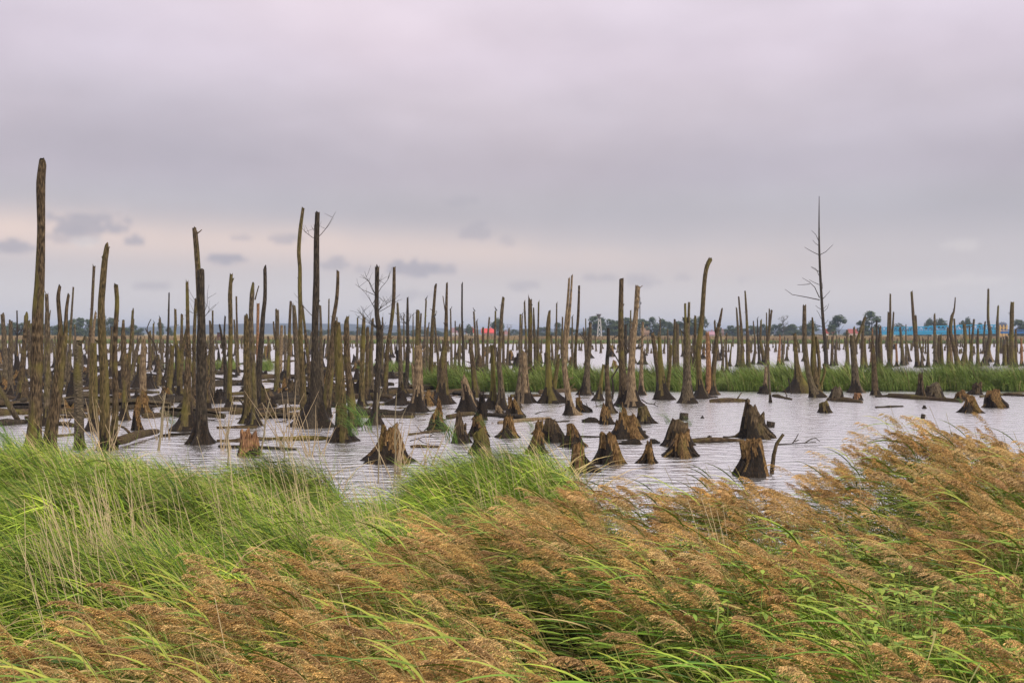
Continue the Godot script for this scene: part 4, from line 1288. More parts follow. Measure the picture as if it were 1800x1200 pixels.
func make_reeds() -> void:
	# prototypes
	var plumed := []
	for k in 12: plumed.append(reed_parts(1.28 + 0.03 * k, true, k < 8, 1.0))
	var plain := []
	for k in 7: plain.append(reed_parts(1.3 + 0.05 * k, false, false, 1.15))
	var plumed_mesh := []
	for p in plumed: plumed_mesh.append(joined([p.stem] + p.leaves + [p.plume], mats.reed_blade))
	var plain_mesh := []
	for p in plain: plain_mesh.append(joined([p.stem] + p.leaves, mats.reed_blade))
	var with_plume := []
	var without := []
	var single := []
	for k in 12500:
		var d := sqrt(rng.randf_range(3.6 * 3.6, 17.4 * 17.4))
		var px := rng.randf_range(-190.0, 1990.0)
		var back := along(REED_BACK, px)
		if d > back + 0.5 * fine.get_noise_2d(px * 0.4, 3.0): continue
		var x := (px - 900.0) / LENS * d
		# clumps and hollows
		var clump := fine.get_noise_2d(x * 16.0, d * 16.0)
		if clump < -0.10 and rng.randf() < 0.8: continue
		var tall := 0.98 + 0.22 * clump + rng.randf_range(-0.09, 0.09)
		if px > 1480.0: tall *= lerpf(1.0, 1.26, smoothstep(1480.0, 1640.0, px) * smoothstep(10.0, 15.0, d))
		# the reed thins out toward its edge where single plumes stand against the water
		if d > back - 0.8: tall *= 0.93
		var at := Vector3(x, land(x, -d) - 0.03, -d)
		var y_top := SKYLINE + LENS * (EYE - 1.6 * tall) / d
		var share := 0.40
		if px > 1080.0 and d < 8.8: share = lerpf(0.40, 0.17, smoothstep(1080.0, 1250.0, px) * (1.0 - smoothstep(7.4, 8.8, d)))
		if d > 12.0 and px > 1050.0: share = 0.5
		var turn := rng.randf_range(-0.55, 0.55) + 0.12
		if rng.randf() < share:
			if y_top < 1235.0 and y_top > 745.0 and px > 0.0 and px < 1800.0: single.append([d, turn, tall, at])
			else: with_plume.append([spin(turn, 1.0, at, tall), tint()])
		else: without.append([spin(turn, rng.randf_range(0.95, 1.2), at, tall), tint() * (Color(0.95, 1.12, 0.85) if px > 1100.0 and d < 9.0 else Color.WHITE)])
	single.sort_custom(func(a, b): return a[0] < b[0])
	# the 300 nearest plumes stand singly, the rest is one bed
	var proto := []
	for p in plumed.slice(0, 8):
		var o := Node3D.new()
		part("stem", joined([p.stem], mats.reed_blade), o)
		for l in p.leaves: part("leaf", joined([l], mats.reed_blade), o)
		part("plume", joined([p.plume], mats.reed_blade), o)
		proto.append(o)
	for k in single.size():
		var s: Array = single[k]
		if k < 300:
			var o: Node3D = proto[k % 8].duplicate()
			o.name = numbered("plumed_reed")
			add_child(o)
			o.transform = spin(s[1], 1.0, s[3], s[2])
			var where := bearing(s[3].x, s[3].z)
			var side := "left" if where < 600.0 else ("centre" if where < 1200.0 else "right")
			tag(o, "wind-bent reed with a feathery brown plume near the bottom " + side, "reed", "nearest plumed reeds at the bottom " + side)
		else: with_plume.append([spin(s[1], 1.0, s[3], s[2]), tint()])
	for o in proto: o.free()
	scatter("reed_bed", "dense bed of brown-plumed reeds bent to the left by wind", "reeds", plumed_mesh, with_plume)
	scatter("leafy_reeds", "broad green reed leaves without plumes at the lower right", "reeds", plain_mesh, without)
	# green grass behind, out to the water
	var tufts := []
	for k in 6: tufts.append(tuft(26, 1.25, 0.017, 0.13, 1))
	for k in 6:
		var young := []
		for j in 3:
			var p := reed_parts(rng.randf_range(0.75, 1.05), false, false, 0.62)
			for l in p.leaves:
				var hue := rng.randf()
				for q in l.v.size(): l.v[q] += Vector3(j * 0.09 - 0.09, 0, (j % 2) * 0.1)
				for q in l.c.size(): l.c[q] = Color(0.11, 0.22, 0.02).lerp(Color(0.33, 0.43, 0.05), hue)
			young.append_array(p.leaves)
		tufts.append(joined(young, mats.reed_blade))
	var grass := []
	for k in 13000:
		var d := sqrt(rng.randf_range(7.0 * 7.0, 23.5 * 23.5))
		var px := rng.randf_range(-160.0, 1060.0)
		var shore := along(SHORE, px)
		if d > shore + 0.3 * fine.get_noise_2d(px, d * 20.0) or d < along(REED_BACK, px) - 0.6: continue
		var x := (px - 900.0) / LENS * d
		var clump := fine.get_noise_2d(x * 9.0 + 80.0, d * 9.0)
		if clump < -0.22 and rng.randf() < 0.8: continue
		if px > 545.0 and px < 760.0 and d > 17.0 and rng.randf() < 0.2: continue
		var tall := 1.06 + 0.75 * clump + rng.randf_range(-0.12, 0.12)
		var patch := 1.0 + 0.85 * fine.get_noise_2d(x * 22.0, d * 22.0 + 50.0)  # tint noise; its dark patches stand in for shaded gaps in the grass
		if px > 600.0 and px < 760.0: tall *= 0.9
		grass.append([spin(rng.randf_range(-0.5, 0.5), rng.randf_range(0.9, 1.15), Vector3(x, land(x, -d) - 0.02, -d), tall), tint(0.25) * Color(patch, patch * 0.98, patch)])
	scatter("grass", "bright green wind-swept grass between reeds and water", "grass", tufts, grass)
	# low herbs between the reeds at the lower right
	var herbs := []
	for k in 4: herbs.append(herb(16))
	var low := []
	for k in 700:
		var d := rng.randf_range(4.6, 11.0)
		var px := rng.randf_range(1250.0, 1900.0)
		var x := (px - 900.0) / LENS * d
		if fine.get_noise_2d(x * 14.0 + 300.0, d * 14.0) < 0.0: continue
		low.append([spin(rng.randf() * TAU, rng.randf_range(1.25, 1.5), Vector3(x, land(x, -d), -d)), tint(0.2)])
	scatter("low_herbs", "small-leaved yellow-green herbs among the reeds at right", "herbs", herbs, low)
	# last year's stalks: pale, bare, standing above the green grass
	var stalks := []
	for k in 6:
		var b := Builder.new()
		var lean := rng.randf_range(0.10, 0.3)
		var pts := PackedVector3Array()
		for j in 7:
			var t := j / 6.0
			pts.append(Vector3(-lean * t * (0.6 + 0.4 * t) * 1.7, 1.7 * t, 0.05 * t * t))
		b.tube(pts, 0.0048, 0.0022, 4, Color(0.50, 0.39, 0.22), Color(0.62, 0.50, 0.31))
		for j in 2:
			var p: Vector3 = pts[3 + j]
			b.ribbon(PackedVector3Array([p, p + Vector3(-0.07, 0.05, 0.02), p + Vector3(-0.16, 0.03, 0.03)]), 0.007, 0.001, Vector3(0, 0.3, 1).normalized(), Color(0.5, 0.4, 0.22), Color(0.6, 0.48, 0.28))
		stalks.append(b.mesh(mats.dry_stem, PackedInt32Array(), true))
	var homes := [[205, 13.2, 60, 1.6, 48], [150, 12.0, 60, 1.4, 28], [260, 14.5, 70, 2.0, 36], [120, 10.5, 60, 1.0, 16], [430, 14.5, 60, 2.0, 26], [560, 14.6, 60, 1.8, 40], [680, 14.4, 60, 1.4, 26], [880, 16.0, 70, 2.0, 34], [960, 16.5, 50, 1.5, 14], [1310, 10.6, 22, 0.5, 14], [1450, 12.5, 60, 1.5, 8], [600, 8.5, 300, 2.0, 10]]
	var n := 0
	for hh in homes:
		for k in hh[4]:
			var px: float = hh[0] + rng.randfn(0.0, 0.6) * hh[2]
			var d: float = maxf(5.5, hh[1] + rng.randfn(0.0, 0.7) * hh[3])
			var x := (px - 900.0) / LENS * d
			var o := part("dry_reed_stalk", stalks[n % 6], self)
			o.transform = spin(rng.randf_range(-1.3, 1.0), 1.0, Vector3(x, land(x, -d), -d), rng.randf_range(0.7, 1.16))
			var where := "at left"
			if px > 340.0: where = "left of centre"
			if px > 780.0: where = "at the centre"
			if px > 1150.0: where = "at right"
			tag(o, "pale bare straw stalk rising above the green " + where, "reed stalk", "dry reed stalks " + where)
			n += 1
	make_reed_strip()

func make_reed_strip() -> void:
	# the green strip across the middle water, and small islets of the same plant on the left
	var tufts := []
	for k in 5: tufts.append(tuft(30, 1.5, 0.03, 0.45, 2))
	var strip := []
	for k in 4600:
		var d := rng.randf_range(70.5, 81.5)
		var px := rng.randf_range(735.0, 1850.0)
		var x := (px - 900.0) / LENS * d
		var edge := 70.8 + 1.1 * fine.get_noise_2d(x * 6.0, 9.0) + 2.2 * (1.0 - smoothstep(735.0, 860.0, px))
		if d < edge or d > 81.0 + 1.2 * fine.get_noise_2d(x * 7.0, 30.0): continue
		strip.append([spin(rng.randf_range(-1.4, 1.4), rng.randf_range(0.8, 1.2), Vector3(x, 0.02, -d), 0.8 + 0.9 * fine.get_noise_2d(x * 14.0, d * 14.0) + rng.randf_range(-0.12, 0.12)), tint(0.3) * (1.0 + 0.6 * fine.get_noise_2d(x * 20.0 + 40.0, d * 20.0))])
	for q in [[320, 652, 26], [395, 648, 30], [462, 650, 20], [675, 652, 45], [715, 655, 30]]:
		for k in 60:
			var c := gp(q[0] + rng.randfn(0.0, 0.45) * q[2], q[1] + rng.randf_range(-2.0, 2.0))
			strip.append([spin(rng.randf() * TAU, rng.randf_range(0.6, 0.9), c), tint(0.25)])
	scatter("reed_strip", "long strip of low green reeds across the middle of the water", "reeds", tufts, strip)
	# tufts growing on and beside stumps
	var small := []
	for k in 3: small.append(tuft(46, 0.62, 0.010, 0.10, 3))
	var list := [[632, 778, 0.55, 2.0, "dark green fern-like mound between two trunks"], [645, 782, 0.4, 2.0, "green tuft at the right of the fern mound"], [622, 786, 0.35, 1.8, "green tuft at the left of the fern mound"], [18, 800, 0.25, 2.2, "green bush of grass left of the tallest trunk"], [303, 748, 0.25, 1.2, "small green tuft left of a flared trunk"], [795, 800, 0.35, 2.1, "tall green clump left of the mossy stump"], [806, 775, 0.3, 1.5, "green clump below the left stump of the pair"], [850, 785, 0.65, 0.9, "grass tuft on the mossy stump's top"], [943, 790, 0.2, 1.0, "grass on the cone-shaped stump"], [936, 757, 0.2, 1.1, "feathery grass beside the small stump"], [1062, 722, 0.3, 1.0, "green tuft crowning a small stump"], [1096, 728, 0.3, 0.9, "thin green tuft behind the double stump"], [1176, 772, 0.5, 1.1, "grass sprouting left of the paired stumps"], [1213, 776, 0.5, 0.8, "grass sprouting right of the paired stumps"], [1326, 764, 0.45, 0.5, "small fern on the many-ridged stump"], [1690, 722, 0.35, 0.6, "green sprig on the dark stump at right"], [1080, 690, 0.6, 0.8, "green patch on the trunk foot at centre"]]
	for k in list.size():
		var q: Array = list[k]
		var c := gp(q[0], q[1])
		var o := part("grass_tuft", small[k % 3], self)
		var away := 0.0 if k != 14 else 0.35
		o.transform = spin(rng.randf() * 0.6 - 0.3, q[3], c + Vector3(0, q[2] if q[2] > 0.3 else 0.0, away), 1.0)
		tag(o, q[4], "grass tuft", "tufts of grass on the stumps")

# ---------------------------------------------------------------- the far shore
func crown_mesh(kind: int) -> ArrayMesh:
	# leaf clumps spread through an uneven crown, 1 unit tall and about 1 wide
	var b := Builder.new()
	var lumps := []
	var n := 19
	for k in n:
		var g := rng.randf() * TAU
		var y := rng.randf_range(0.08, 0.88)
		var wide := 0.40 * sin(clampf((y + 0.12) / 1.06, 0.0, 1.0) * PI)
		if kind == 1: wide *= 0.62
		if kind == 2:
			y = rng.randf_range(0.55, 0.9)
			wide = 0.42 * sin((y - 0.35) / 0.6 * PI)
		lumps.append([Vector3(cos(g) * wide * sqrt(rng.randf()), y, sin(g) * wide * sqrt(rng.randf())), rng.randf_range(0.10, 0.2)])
	for l in lumps:
		for k in 120:
			var q = Vector3(rng.randfn(), rng.randfn(), rng.randfn()).normalized() * l[1] * rng.randf_range(0.55, 1.05)
			q.y *= 0.8
			var p: Vector3 = l[0] + q
			var nrm = (q.normalized() + Vector3(rng.randf_range(-0.7, 0.7), rng.randf_range(-0.3, 0.9), rng.randf_range(-0.7, 0.7))).normalized()
			var u = nrm.cross(Vector3(0.3, 0.2, 0.9)).normalized()
			var w = nrm.cross(u)
			var s := rng.randf_range(0.02, 0.04)
			var c := Color(0.035, 0.058, 0.022).lerp(Color(0.08, 0.105, 0.035), rng.randf())
			var a := b.vert(p - u * s, c)
			b.vert(p + w * s * 0.7, c)
			b.vert(p + u * s, c)
			b.vert(p - w * s * 0.7, c)
			b.quad(a, a + 1, a + 2, a + 3)
	return b.mesh(mats.tree_leaf, PackedInt32Array(), true)

func tree_trunk(kind: int) -> ArrayMesh:
	var b := Builder.new()
	b.tube(PackedVector3Array([Vector3(0, -0.02, 0), Vector3(0.01, 0.3, 0), Vector3(0, 0.7, 0.01)]), 0.022, 0.009, 6, Color.WHITE, Color.WHITE)
	for k in 6:
		var g := TAU * k / 6.0 + rng.randf()
		var y := rng.randf_range(0.25, 0.55)
		b.tube(PackedVector3Array([Vector3(0, y, 0), Vector3(cos(g) * 0.14, y + 0.14, sin(g) * 0.14), Vector3(cos(g) * 0.26, y + 0.28, sin(g) * 0.26)]), 0.008, 0.004, 4, Color.WHITE, Color.WHITE)
	b.smooth()
	return b.mesh(mats.dark_bark)

func make_far() -> void:
	var crowns := []
	var trunks := []
	for k in 9:
		crowns.append(crown_mesh([0, 0, 0, 0, 1, 1, 2, 2, 0][k]))
		trunks.append(tree_trunk(k))
	# x, top row, width in pixels, shape, distance, tint, words
	var list := []
	var clear := [[1475, 554, 36, 0, 560.0, "round dark green tree standing clear of its neighbours at right"], [1533, 547, 48, 1, 545.0, "largest dome-shaped tree on the far shore at right"], [1427, 562, 28, 2, 620.0, "loose-crowned tree behind the forked dead trunks"], [1393, 569, 30, 3, 640.0, "rounded bushy tree left of the loose-crowned one"], [1414, 570, 22, 8, 650.0, "small grey-green tree between two larger ones"], [1580, 567, 26, 2, 640.0, "flat grey tree above the left end of the blue bridge"], [1601, 575, 18, 3, 660.0, "low bush tree beside the flat grey tree"], [1636, 560, 20, 6, 640.0, "left umbrella-shaped tree above the blue bridge"], [1655, 561, 22, 7, 640.0, "right umbrella-shaped tree above the blue bridge"], [1699, 559, 22, 6, 640.0, "tall open tree above the blue bridge's middle"], [1724, 567, 17, 4, 650.0, "small dark tree right of the open tree"], [1745, 573, 16, 3, 660.0, "low tree left of the stone house"], [1763, 567, 18, 8, 680.0, "tree showing just behind the stone house roof"], [1790, 562, 34, 0, 620.0, "broad grey tree mass right of the stone house"], [1812, 560, 34, 1, 620.0, "tree cut by the right edge of the picture"], [874, 560, 24, 6, 560.0, "open-crowned tree right of the red roofs"], [824, 569, 18, 2, 620.0, "dark tree beside the white house"], [806, 574, 16, 0, 640.0, "small tree left of the white house"], [281, 566, 20, 4, 560.0, "upright dark tree alone between the left and middle woods"], [296, 575, 14, 0, 580.0, "small bush right of the upright dark tree"], [980, 566, 20, 4, 600.0, "pointed tree behind the twin thin trunks"], [1006, 576, 18, 1, 640.0, "low round tree left of the lattice tower"], [1262, 569, 16, 1, 640.0, "small tree between dead trunks right of the big wood"], [1276, 578, 20, 0, 700.0, "low bush at the end of the big wood"]]
	for q in clear: list.append(q)
	var row := [[-20, 250, 566, 20, 610.0, "left wood"], [540, 800, 580, 16, 900.0, "low middle wood"], [880, 1050, 580, 16, 820.0, "low wood left of the tower"], [1046, 1240, 557, 24, 600.0, "big central-right wood"], [1286, 1400, 572, 17, 660.0, "thin wood right of centre"], [1600, 1800, 582, 16, 900.0, "low trees behind the bridge"]]
	for r in row:
		var x: float = r[0]
		var k := 0
		while x < r[1]:
			k += 1
			var lift := 9.0 * fine.get_noise_2d(x * 1.4, r[2])
			if r[5] == "left wood": lift += along([[0, 1], [60, 2], [100, 4], [130, -8], [175, -9], [200, -3], [215, 8]], x)
			list.append([x, r[2] + lift + rng.randf_range(-3, 3), r[3] * rng.randf_range(1.2, 1.8), rng.randi() % 6, r[4] + rng.randf_range(-25, 45), "grey-green tree in the %s, %s from left" % [r[5], ordinal(k)]])
			x += r[3] * rng.randf_range(0.5, 0.8)
	for q in list:
		var d: float = q[4]
		var p := wp(q[0], q[1], d)
		var tall := p.y - 0.7
		var wide: float = q[2] / LENS * d
		var o := thing("broadleaf_tree", Vector3(p.x, 0.7, -d))
		part("trunk", trunks[q[3]], o).scale = Vector3(minf(wide, tall) * 1.1, tall, minf(wide, tall) * 1.1)
		part("crown", crowns[q[3]], o).scale = Vector3(wide * 1.25, tall * 1.05, wide * 1.25)
		o.rotation.y = rng.randf() * TAU
		tag(o, q[5], "tree", "trees on the far shore")
	# bare tree
	var bt := thing("bare_tree", Vector3(wp(1377, 590, 600.0).x, 0.7, -600.0))
	var bp := wp(1377, 556, 600.0)
	part("trunk", stick(wander(Vector3.ZERO, Vector3(0, 1, 0), bp.y - 0.7, 5, 0.0, 0.05), 0.28, 0.06, mats.grey_bark), bt)
	twigs(bt, [Vector3(0, 4, 0), Vector3(0, 6, 0), Vector3(0, 7.5, 0), Vector3(0, 9, 0)], 4.5, 26, mats.grey_bark, 0.09)
	tag(bt, "leafless grey tree on the far shore left of the tall dead conifer", "tree")
	# fringe of reeds along the far bank: green at the water, straw behind
	var green := []
	var straw := []
	var tg := [tuft(26, 2.0, 0.16, 1.2, 2), tuft(26, 1.8, 0.16, 1.3, 2)]
	var ts := []
	for k in 2:
		var b := Builder.new()
		for j in 30:
			var at := Vector3(rng.randf_range(-1.6, 1.6), 0, rng.randf_range(-1.6, 1.6))
			var up := rng.randf_range(1.4, 2.3)
			var c := Color(0.30, 0.215, 0.115).lerp(Color(0.40, 0.30, 0.17), rng.randf())
			b.ribbon(PackedVector3Array([at, at + Vector3(-0.1, up * 0.6, 0), at + Vector3(-0.4, up, 0)]), 0.18, 0.05, Vector3(1, 0, rng.randf_range(-0.8, 0.8)).normalized(), c, c)
		ts.append(b.mesh(mats.reed_blade, PackedInt32Array(), true))
	for k in 5200:
		var d := 393.5 + rng.randf() * 16.0
		var x := rng.randf_range(-200.0, 200.0)
		green.append([spin(rng.randf() * TAU, rng.randf_range(0.8, 1.1), Vector3(x, 0.25, -d), 0.7 + 0.35 * fine.get_noise_2d(x * 2.0, 1.0)), tint(0.3)])
	for k in 6000:
		var d := 420.0 + rng.randf() * 90.0
		var x := rng.randf_range(-0.5, 0.5) * d
		straw.append([spin(rng.randf() * TAU, rng.randf_range(0.8, 1.1), Vector3(x, 0.45, -d), 0.9 + 0.4 * fine.get_noise_2d(x * 2.0, d)), tint(0.3)])
	scatter("bank_grass", "green grass fringe along the far shore of the lake", "grass", tg, green)
	scatter("straw_reeds", "straw-brown reed field behind the far shore's green fringe", "reeds", ts, straw)
	make_bridge()
	make_buildings()
	make_birds()
	make_shrubs()

func beam(parent: Node, called: String, a: Vector3, b: Vector3, w: float, m: Material) -> void:
	var bm := BoxMesh.new()
	bm.size = Vector3((b - a).length(), w, w)
	bm.material = m
	var o := part(called, bm, parent, (a + b) * 0.5)
	var dir := (b - a).normalized()
	var up := Vector3(0, 0, 1)
	var third := dir.cross(up).normalized()
	o.basis = Basis(dir, third, dir.cross(third).normalized())

func make_bridge() -> void:
	var blue := flat_mat("blue_steel", srgb(38, 150, 200), 0.5)
	var dark := flat_mat("dark_blue_steel", srgb(40, 96, 160), 0.5)
	var d := 520.0
	# spans between frame columns x, top row and bottom row
	var spans := [[1551, 1606, 575.5, 587.5], [1606.6, 1640, 574.5, 587], [1640.6, 1690, 573, 586.5], [1690.6, 1755, 571.5, 585.5]]
	var o := thing("truss_bridge", Vector3(wp(1650, 586, d).x, 0, -d))
	for s in spans:
		var a := wp(s[0], s[3], d) - o.position
		var b := wp(s[1], s[3] - 0.4, d) - o.position
		var up = (s[3] - s[2]) / LENS * d
		for z in [0.0, -5.0]:
			var zo := Vector3(0, 0, z)
			beam(o, "bottom_chord", a + zo, b + zo, 0.55, blue)
			beam(o, "top_chord", a + zo + Vector3(0, up, 0), b + zo + Vector3(0, up, 0), 0.42, blue)
			var n := maxi(3, int((b.x - a.x) / 1.75))
			for k in n + 1:
				var p := a.lerp(b, float(k) / n) + zo
				beam(o, "post", p, p + Vector3(0, up, 0), 0.24, blue)
				if k < n:
					var q := a.lerp(b, float(k + 1) / n) + zo
					if k % 2: beam(o, "diagonal", p, q + Vector3(0, up, 0), 0.2, blue)
					else: beam(o, "diagonal", p + Vector3(0, up, 0), q, 0.2, blue)
			# plate along the lower half
			beam(o, "side_plate", a + zo + Vector3(0, up * 0.28, -0.15), b + zo + Vector3(0, up * 0.28, -0.15), 0.9, blue)
		var dk := box(Vector3(b.x - a.x, 0.3, 4.6), (a + b) * 0.5 + Vector3(0, 0.1, -2.5), blue, "deck", o)
		dk.position.y -= 0.05
	for x in [1551, 1606, 1640, 1690, 1754]:
		var p := wp(x, 588, d) - o.position
		box(Vector3(1.0, p.y + 0.6, 5.5), Vector3(p.x, (p.y - 0.6) * 0.5 + 0.3, -2.5), mats.get("pier", flat_mat("pier", lin(0.3, 0.29, 0.27))), "pier", o)
	tag(o, "long sky-blue steel truss bridge on the far shore at right", "bridge")
	var g := thing("girder_bridge", Vector3(wp(1800, 586, d).x, 0, -d - 6.0))
	var e0 := wp(1770, 584, d) - Vector3(g.position.x, 0, -d)
	var e1 := wp(1830, 584, d) - Vector3(g.position.x, 0, -d)
	beam(g, "girder", e0, e1, 1.1, dark)
	beam(g, "rail", e0 + Vector3(0, 1.1, 0), e1 + Vector3(0, 1.1, 0), 0.3, dark)
	for x in [1788, 1815]:
		var p := wp(x, 588, d)
		box(Vector3(0.9, p.y + 0.3, 2.0), Vector3(p.x - g.position.x, (p.y - 0.3) * 0.5, 0), mats.pier, "pier", g)
	tag(g, "low dark blue girder bridge running off the right edge", "bridge")

# moves a part of a thing under another part of it, where it stands
func under(child: Node3D, owner_part: Node3D) -> void:
	var local := owner_part.transform.affine_inverse() * child.transform
	child.get_parent().remove_child(child)
	child.name = String(child.name).rstrip("0123456789")
	owner_part.add_child(child, true)
	child.transform = local

func house(x: float, base_row: float, top_row: float, wide: float, d: float, wall: Color, roof: Color, label: String) -> Node3D:
	var p := wp(x, base_row, d)
	var s := d / LENS
	var o := thing("house", Vector3(p.x, 0.6, -d))
	var w := wide * s
	var total := wp(x, top_row, d).y - 0.6
	var wall_h := total * 0.55
	var wm := StandardMaterial3D.new()
	wm.albedo_color = wall
	wm.roughness = 0.9
	var rm := StandardMaterial3D.new()
	rm.albedo_color = roof
	rm.roughness = 0.85
	box(Vector3(w, wall_h, w * 0.7), Vector3(0, wall_h * 0.5, 0), wm, "wall", o)
	var pm := PrismMesh.new()
	pm.size = Vector3(w * 0.78, total - wall_h, w * 1.08)
	pm.material = rm
	var r := part("roof", pm, o, Vector3(0, wall_h + (total - wall_h) * 0.5, 0))
	r.rotation.y = PI / 2
	under(box(Vector3(0.7, 1.4, 0.7), Vector3(w * 0.22, total + 0.1, 0), rm, "chimney", o), r)
	for k in 3: box(Vector3(w * 0.12, wall_h * 0.3, 0.08), Vector3((k - 1) * w * 0.28, wall_h * 0.55, w * 0.35 + 0.03), mats.window_glass, "window", o)
	tag(o, label, "house", "houses on the far shore")
	return o

func make_buildings() -> void:
	var glass := flat_mat("window_glass", lin(0.04, 0.045, 0.055), 0.15)
	house(827, 588, 577, 15, 640.0, srgb(224, 216, 206), srgb(170, 70, 52), "white house with a red gable roof on the far shore")
	house(858, 587, 577, 22, 680.0, srgb(150, 120, 110), srgb(205, 78, 72), "long house with a bright red roof on the far shore")
	house(800, 588, 576, 12, 700.0, srgb(200, 196, 204), srgb(140, 110, 118), "pale house with a mauve roof left of the red roofs")
	house(887, 588, 582, 10, 720.0, srgb(180, 172, 176), srgb(150, 112, 110), "small grey house right of the open-crowned tree")
	house(1248, 591, 582, 16, 600.0, srgb(184, 164, 176), srgb(172, 134, 152), "pinkish house behind the leaning forked trunk")
	house(1265, 590, 578, 14, 640.0, srgb(130, 106, 96), srgb(112, 92, 88), "brown house beside the pinkish one")
	house(1457, 589, 578, 18, 620.0, srgb(214, 208, 204), srgb(150, 62, 50), "red-roofed white house half behind the round tree")
	house(1499, 588, 578, 16, 640.0, srgb(190, 170, 162), srgb(150, 80, 72), "red-brown roofed house between the two big round trees")
	house(210, 589, 580, 10, 640.0, srgb(200, 180, 170), srgb(206, 74, 48), "tiny red-roofed house at far left behind a dead trunk")
	# small barn of brick
	house(1134, 591, 576, 14, 590.0, srgb(150, 120, 92), srgb(138, 112, 92), "small brown brick barn in front of the big wood")
	# yellow stone house with a steep roof and dormers
	var d := 540.0
	var s := d / LENS
	var o := thing("stone_house", Vector3(wp(1762, 590, d).x, 0.5, -d))
	var wall := flat_mat("yellow_stone", srgb(206, 172, 112))
	var slate := flat_mat("slate", srgb(86, 92, 112))
	var hgt := wp(1762, 574, d).y - 0.5
	box(Vector3(14 * s, hgt, 3.2), Vector3(0, hgt * 0.5, 0), wall, "wall", o)
	for k in 3: box(Vector3(2.4 * s, hgt + 0.8, 3.6), Vector3((k - 1) * 5.8 * s, (hgt + 0.8) * 0.5, 0.12), wall, "pilaster", o)
	var roof := PrismMesh.new()
	roof.size = Vector3(3.8, 1.9, 15 * s)
	roof.material = slate
	var top_roof := part("roof", roof, o, Vector3(0, hgt + 0.95, 0))
	top_roof.rotation.y = PI / 2
	for k in 2: under(box(Vector3(0.9, 1.1, 1.2), Vector3((k * 2 - 1) * 2.9 * s, hgt + 0.7, 1.2), slate, "dormer", o), top_roof)
	for r in 3:
		for k in 2: box(Vector3(1.7 * s, 0.62, 0.1), Vector3((k * 2 - 1) * 2.9 * s, hgt * (0.22 + 0.3 * r), 1.63), glass, "window", o)
	tag(o, "yellow stone house with grey dormered roof at the end of the blue bridge", "house")
	# raised hunting stand
	var st := thing("hunting_stand", Vector3(wp(385, 590, 420.0).x, 0.4, -420.0))
	var red := flat_mat("red_brown_boards", srgb(92, 50, 44))
	var hs := 420.0 / LENS
	var hb := wp(385, 592, 420.0).y - 0.4
	for a in [-1, 1]:
		for z in [-1, 1]: box(Vector3(0.16, hb + 0.2, 0.16), Vector3(a * 0.5, hb * 0.5, z * 0.5), red, "leg", st)
	box(Vector3(6.2 * hs, 7.5 * hs, 1.4), Vector3(0, hb + 3.75 * hs, 0), red, "cabin", st)
	box(Vector3(7.4 * hs, 0.14, 1.8), Vector3(0, hb + 7.8 * hs, 0), mats.window_glass, "roof", st)
	for k in 2: box(Vector3(0.4, 0.45, 0.06), Vector3((k - 0.5) * 0.65, hb + 4.6 * hs, 0.72), glass, "window", st)
	tag(st, "dark red raised hut on legs on the far bank", "hut")
	# white lattice tower with a funnel-shaped head
	var lt := thing("lattice_tower", Vector3(wp(1054, 590, 470.0).x, 0.5, -470.0))
	var steel := flat_mat("white_steel", srgb(206, 204, 206), 0.5)
	var grey := flat_mat("grey_steel", srgb(112, 108, 112), 0.5)
	var ls := 470.0 / LENS
	var top := wp(1054, 560, 470.0).y - 0.5
	var foot := 4.6 * ls
	var neck := 1.6 * ls
	var last := []
	for k in 6:
		var t := k / 5.0
		var w := lerpf(foot, neck, t)
		var ring := [Vector3(-w, top * t, w), Vector3(w, top * t, w), Vector3(w, top * t, -w), Vector3(-w, top * t, -w)]
		if k:
			for j in 4:
				beam(lt, "leg", last[j], ring[j], 0.16, steel)
				beam(lt, "brace", last[j], ring[(j + 1) % 4], 0.1, steel)
				beam(lt, "brace", last[(j + 1) % 4], ring[j], 0.1, steel)
		last = ring
	var cone := CylinderMesh.new()
	cone.bottom_radius = 1.2 * ls
	cone.top_radius = 4.6 * ls
	cone.height = 8.0 * ls
	cone.radial_segments = 6
	cone.material = grey
	part("head", cone, lt, Vector3(-0.3, top + 3.6 * ls, 0))
	var deck := CylinderMesh.new()
	deck.bottom_radius = 5.0 * ls
	deck.top_radius = 5.0 * ls
	deck.height = 0.25
	deck.radial_segments = 8
	deck.material = grey
	part("platform", deck, lt, Vector3(-0.3, top + 7.7 * ls, 0))
	tag(lt, "white lattice tower with a dark funnel-shaped top on the far shore", "tower")
	# mast
	var ma := thing("radio_mast", Vector3(wp(1125, 590, 640.0).x, 0.6, -640.0))
	var mh := wp(1125, 522, 640.0).y - 0.6
	part("pole", stick(PackedVector3Array([Vector3.ZERO, Vector3(0, mh * 0.5, 0), Vector3(0, mh, 0)]), 0.42, 0.3, mats.grey_steel, 8), ma)
	for k in 3: box(Vector3(0.9, 1.3, 0.7), Vector3(0.35 * (k % 2 * 2 - 1), mh - 1.0 - k * 2.4, 0.2), mats.grey_steel, "antenna", ma)
	tag(ma, "slim grey radio mast behind the right one of the twin trunks", "mast")
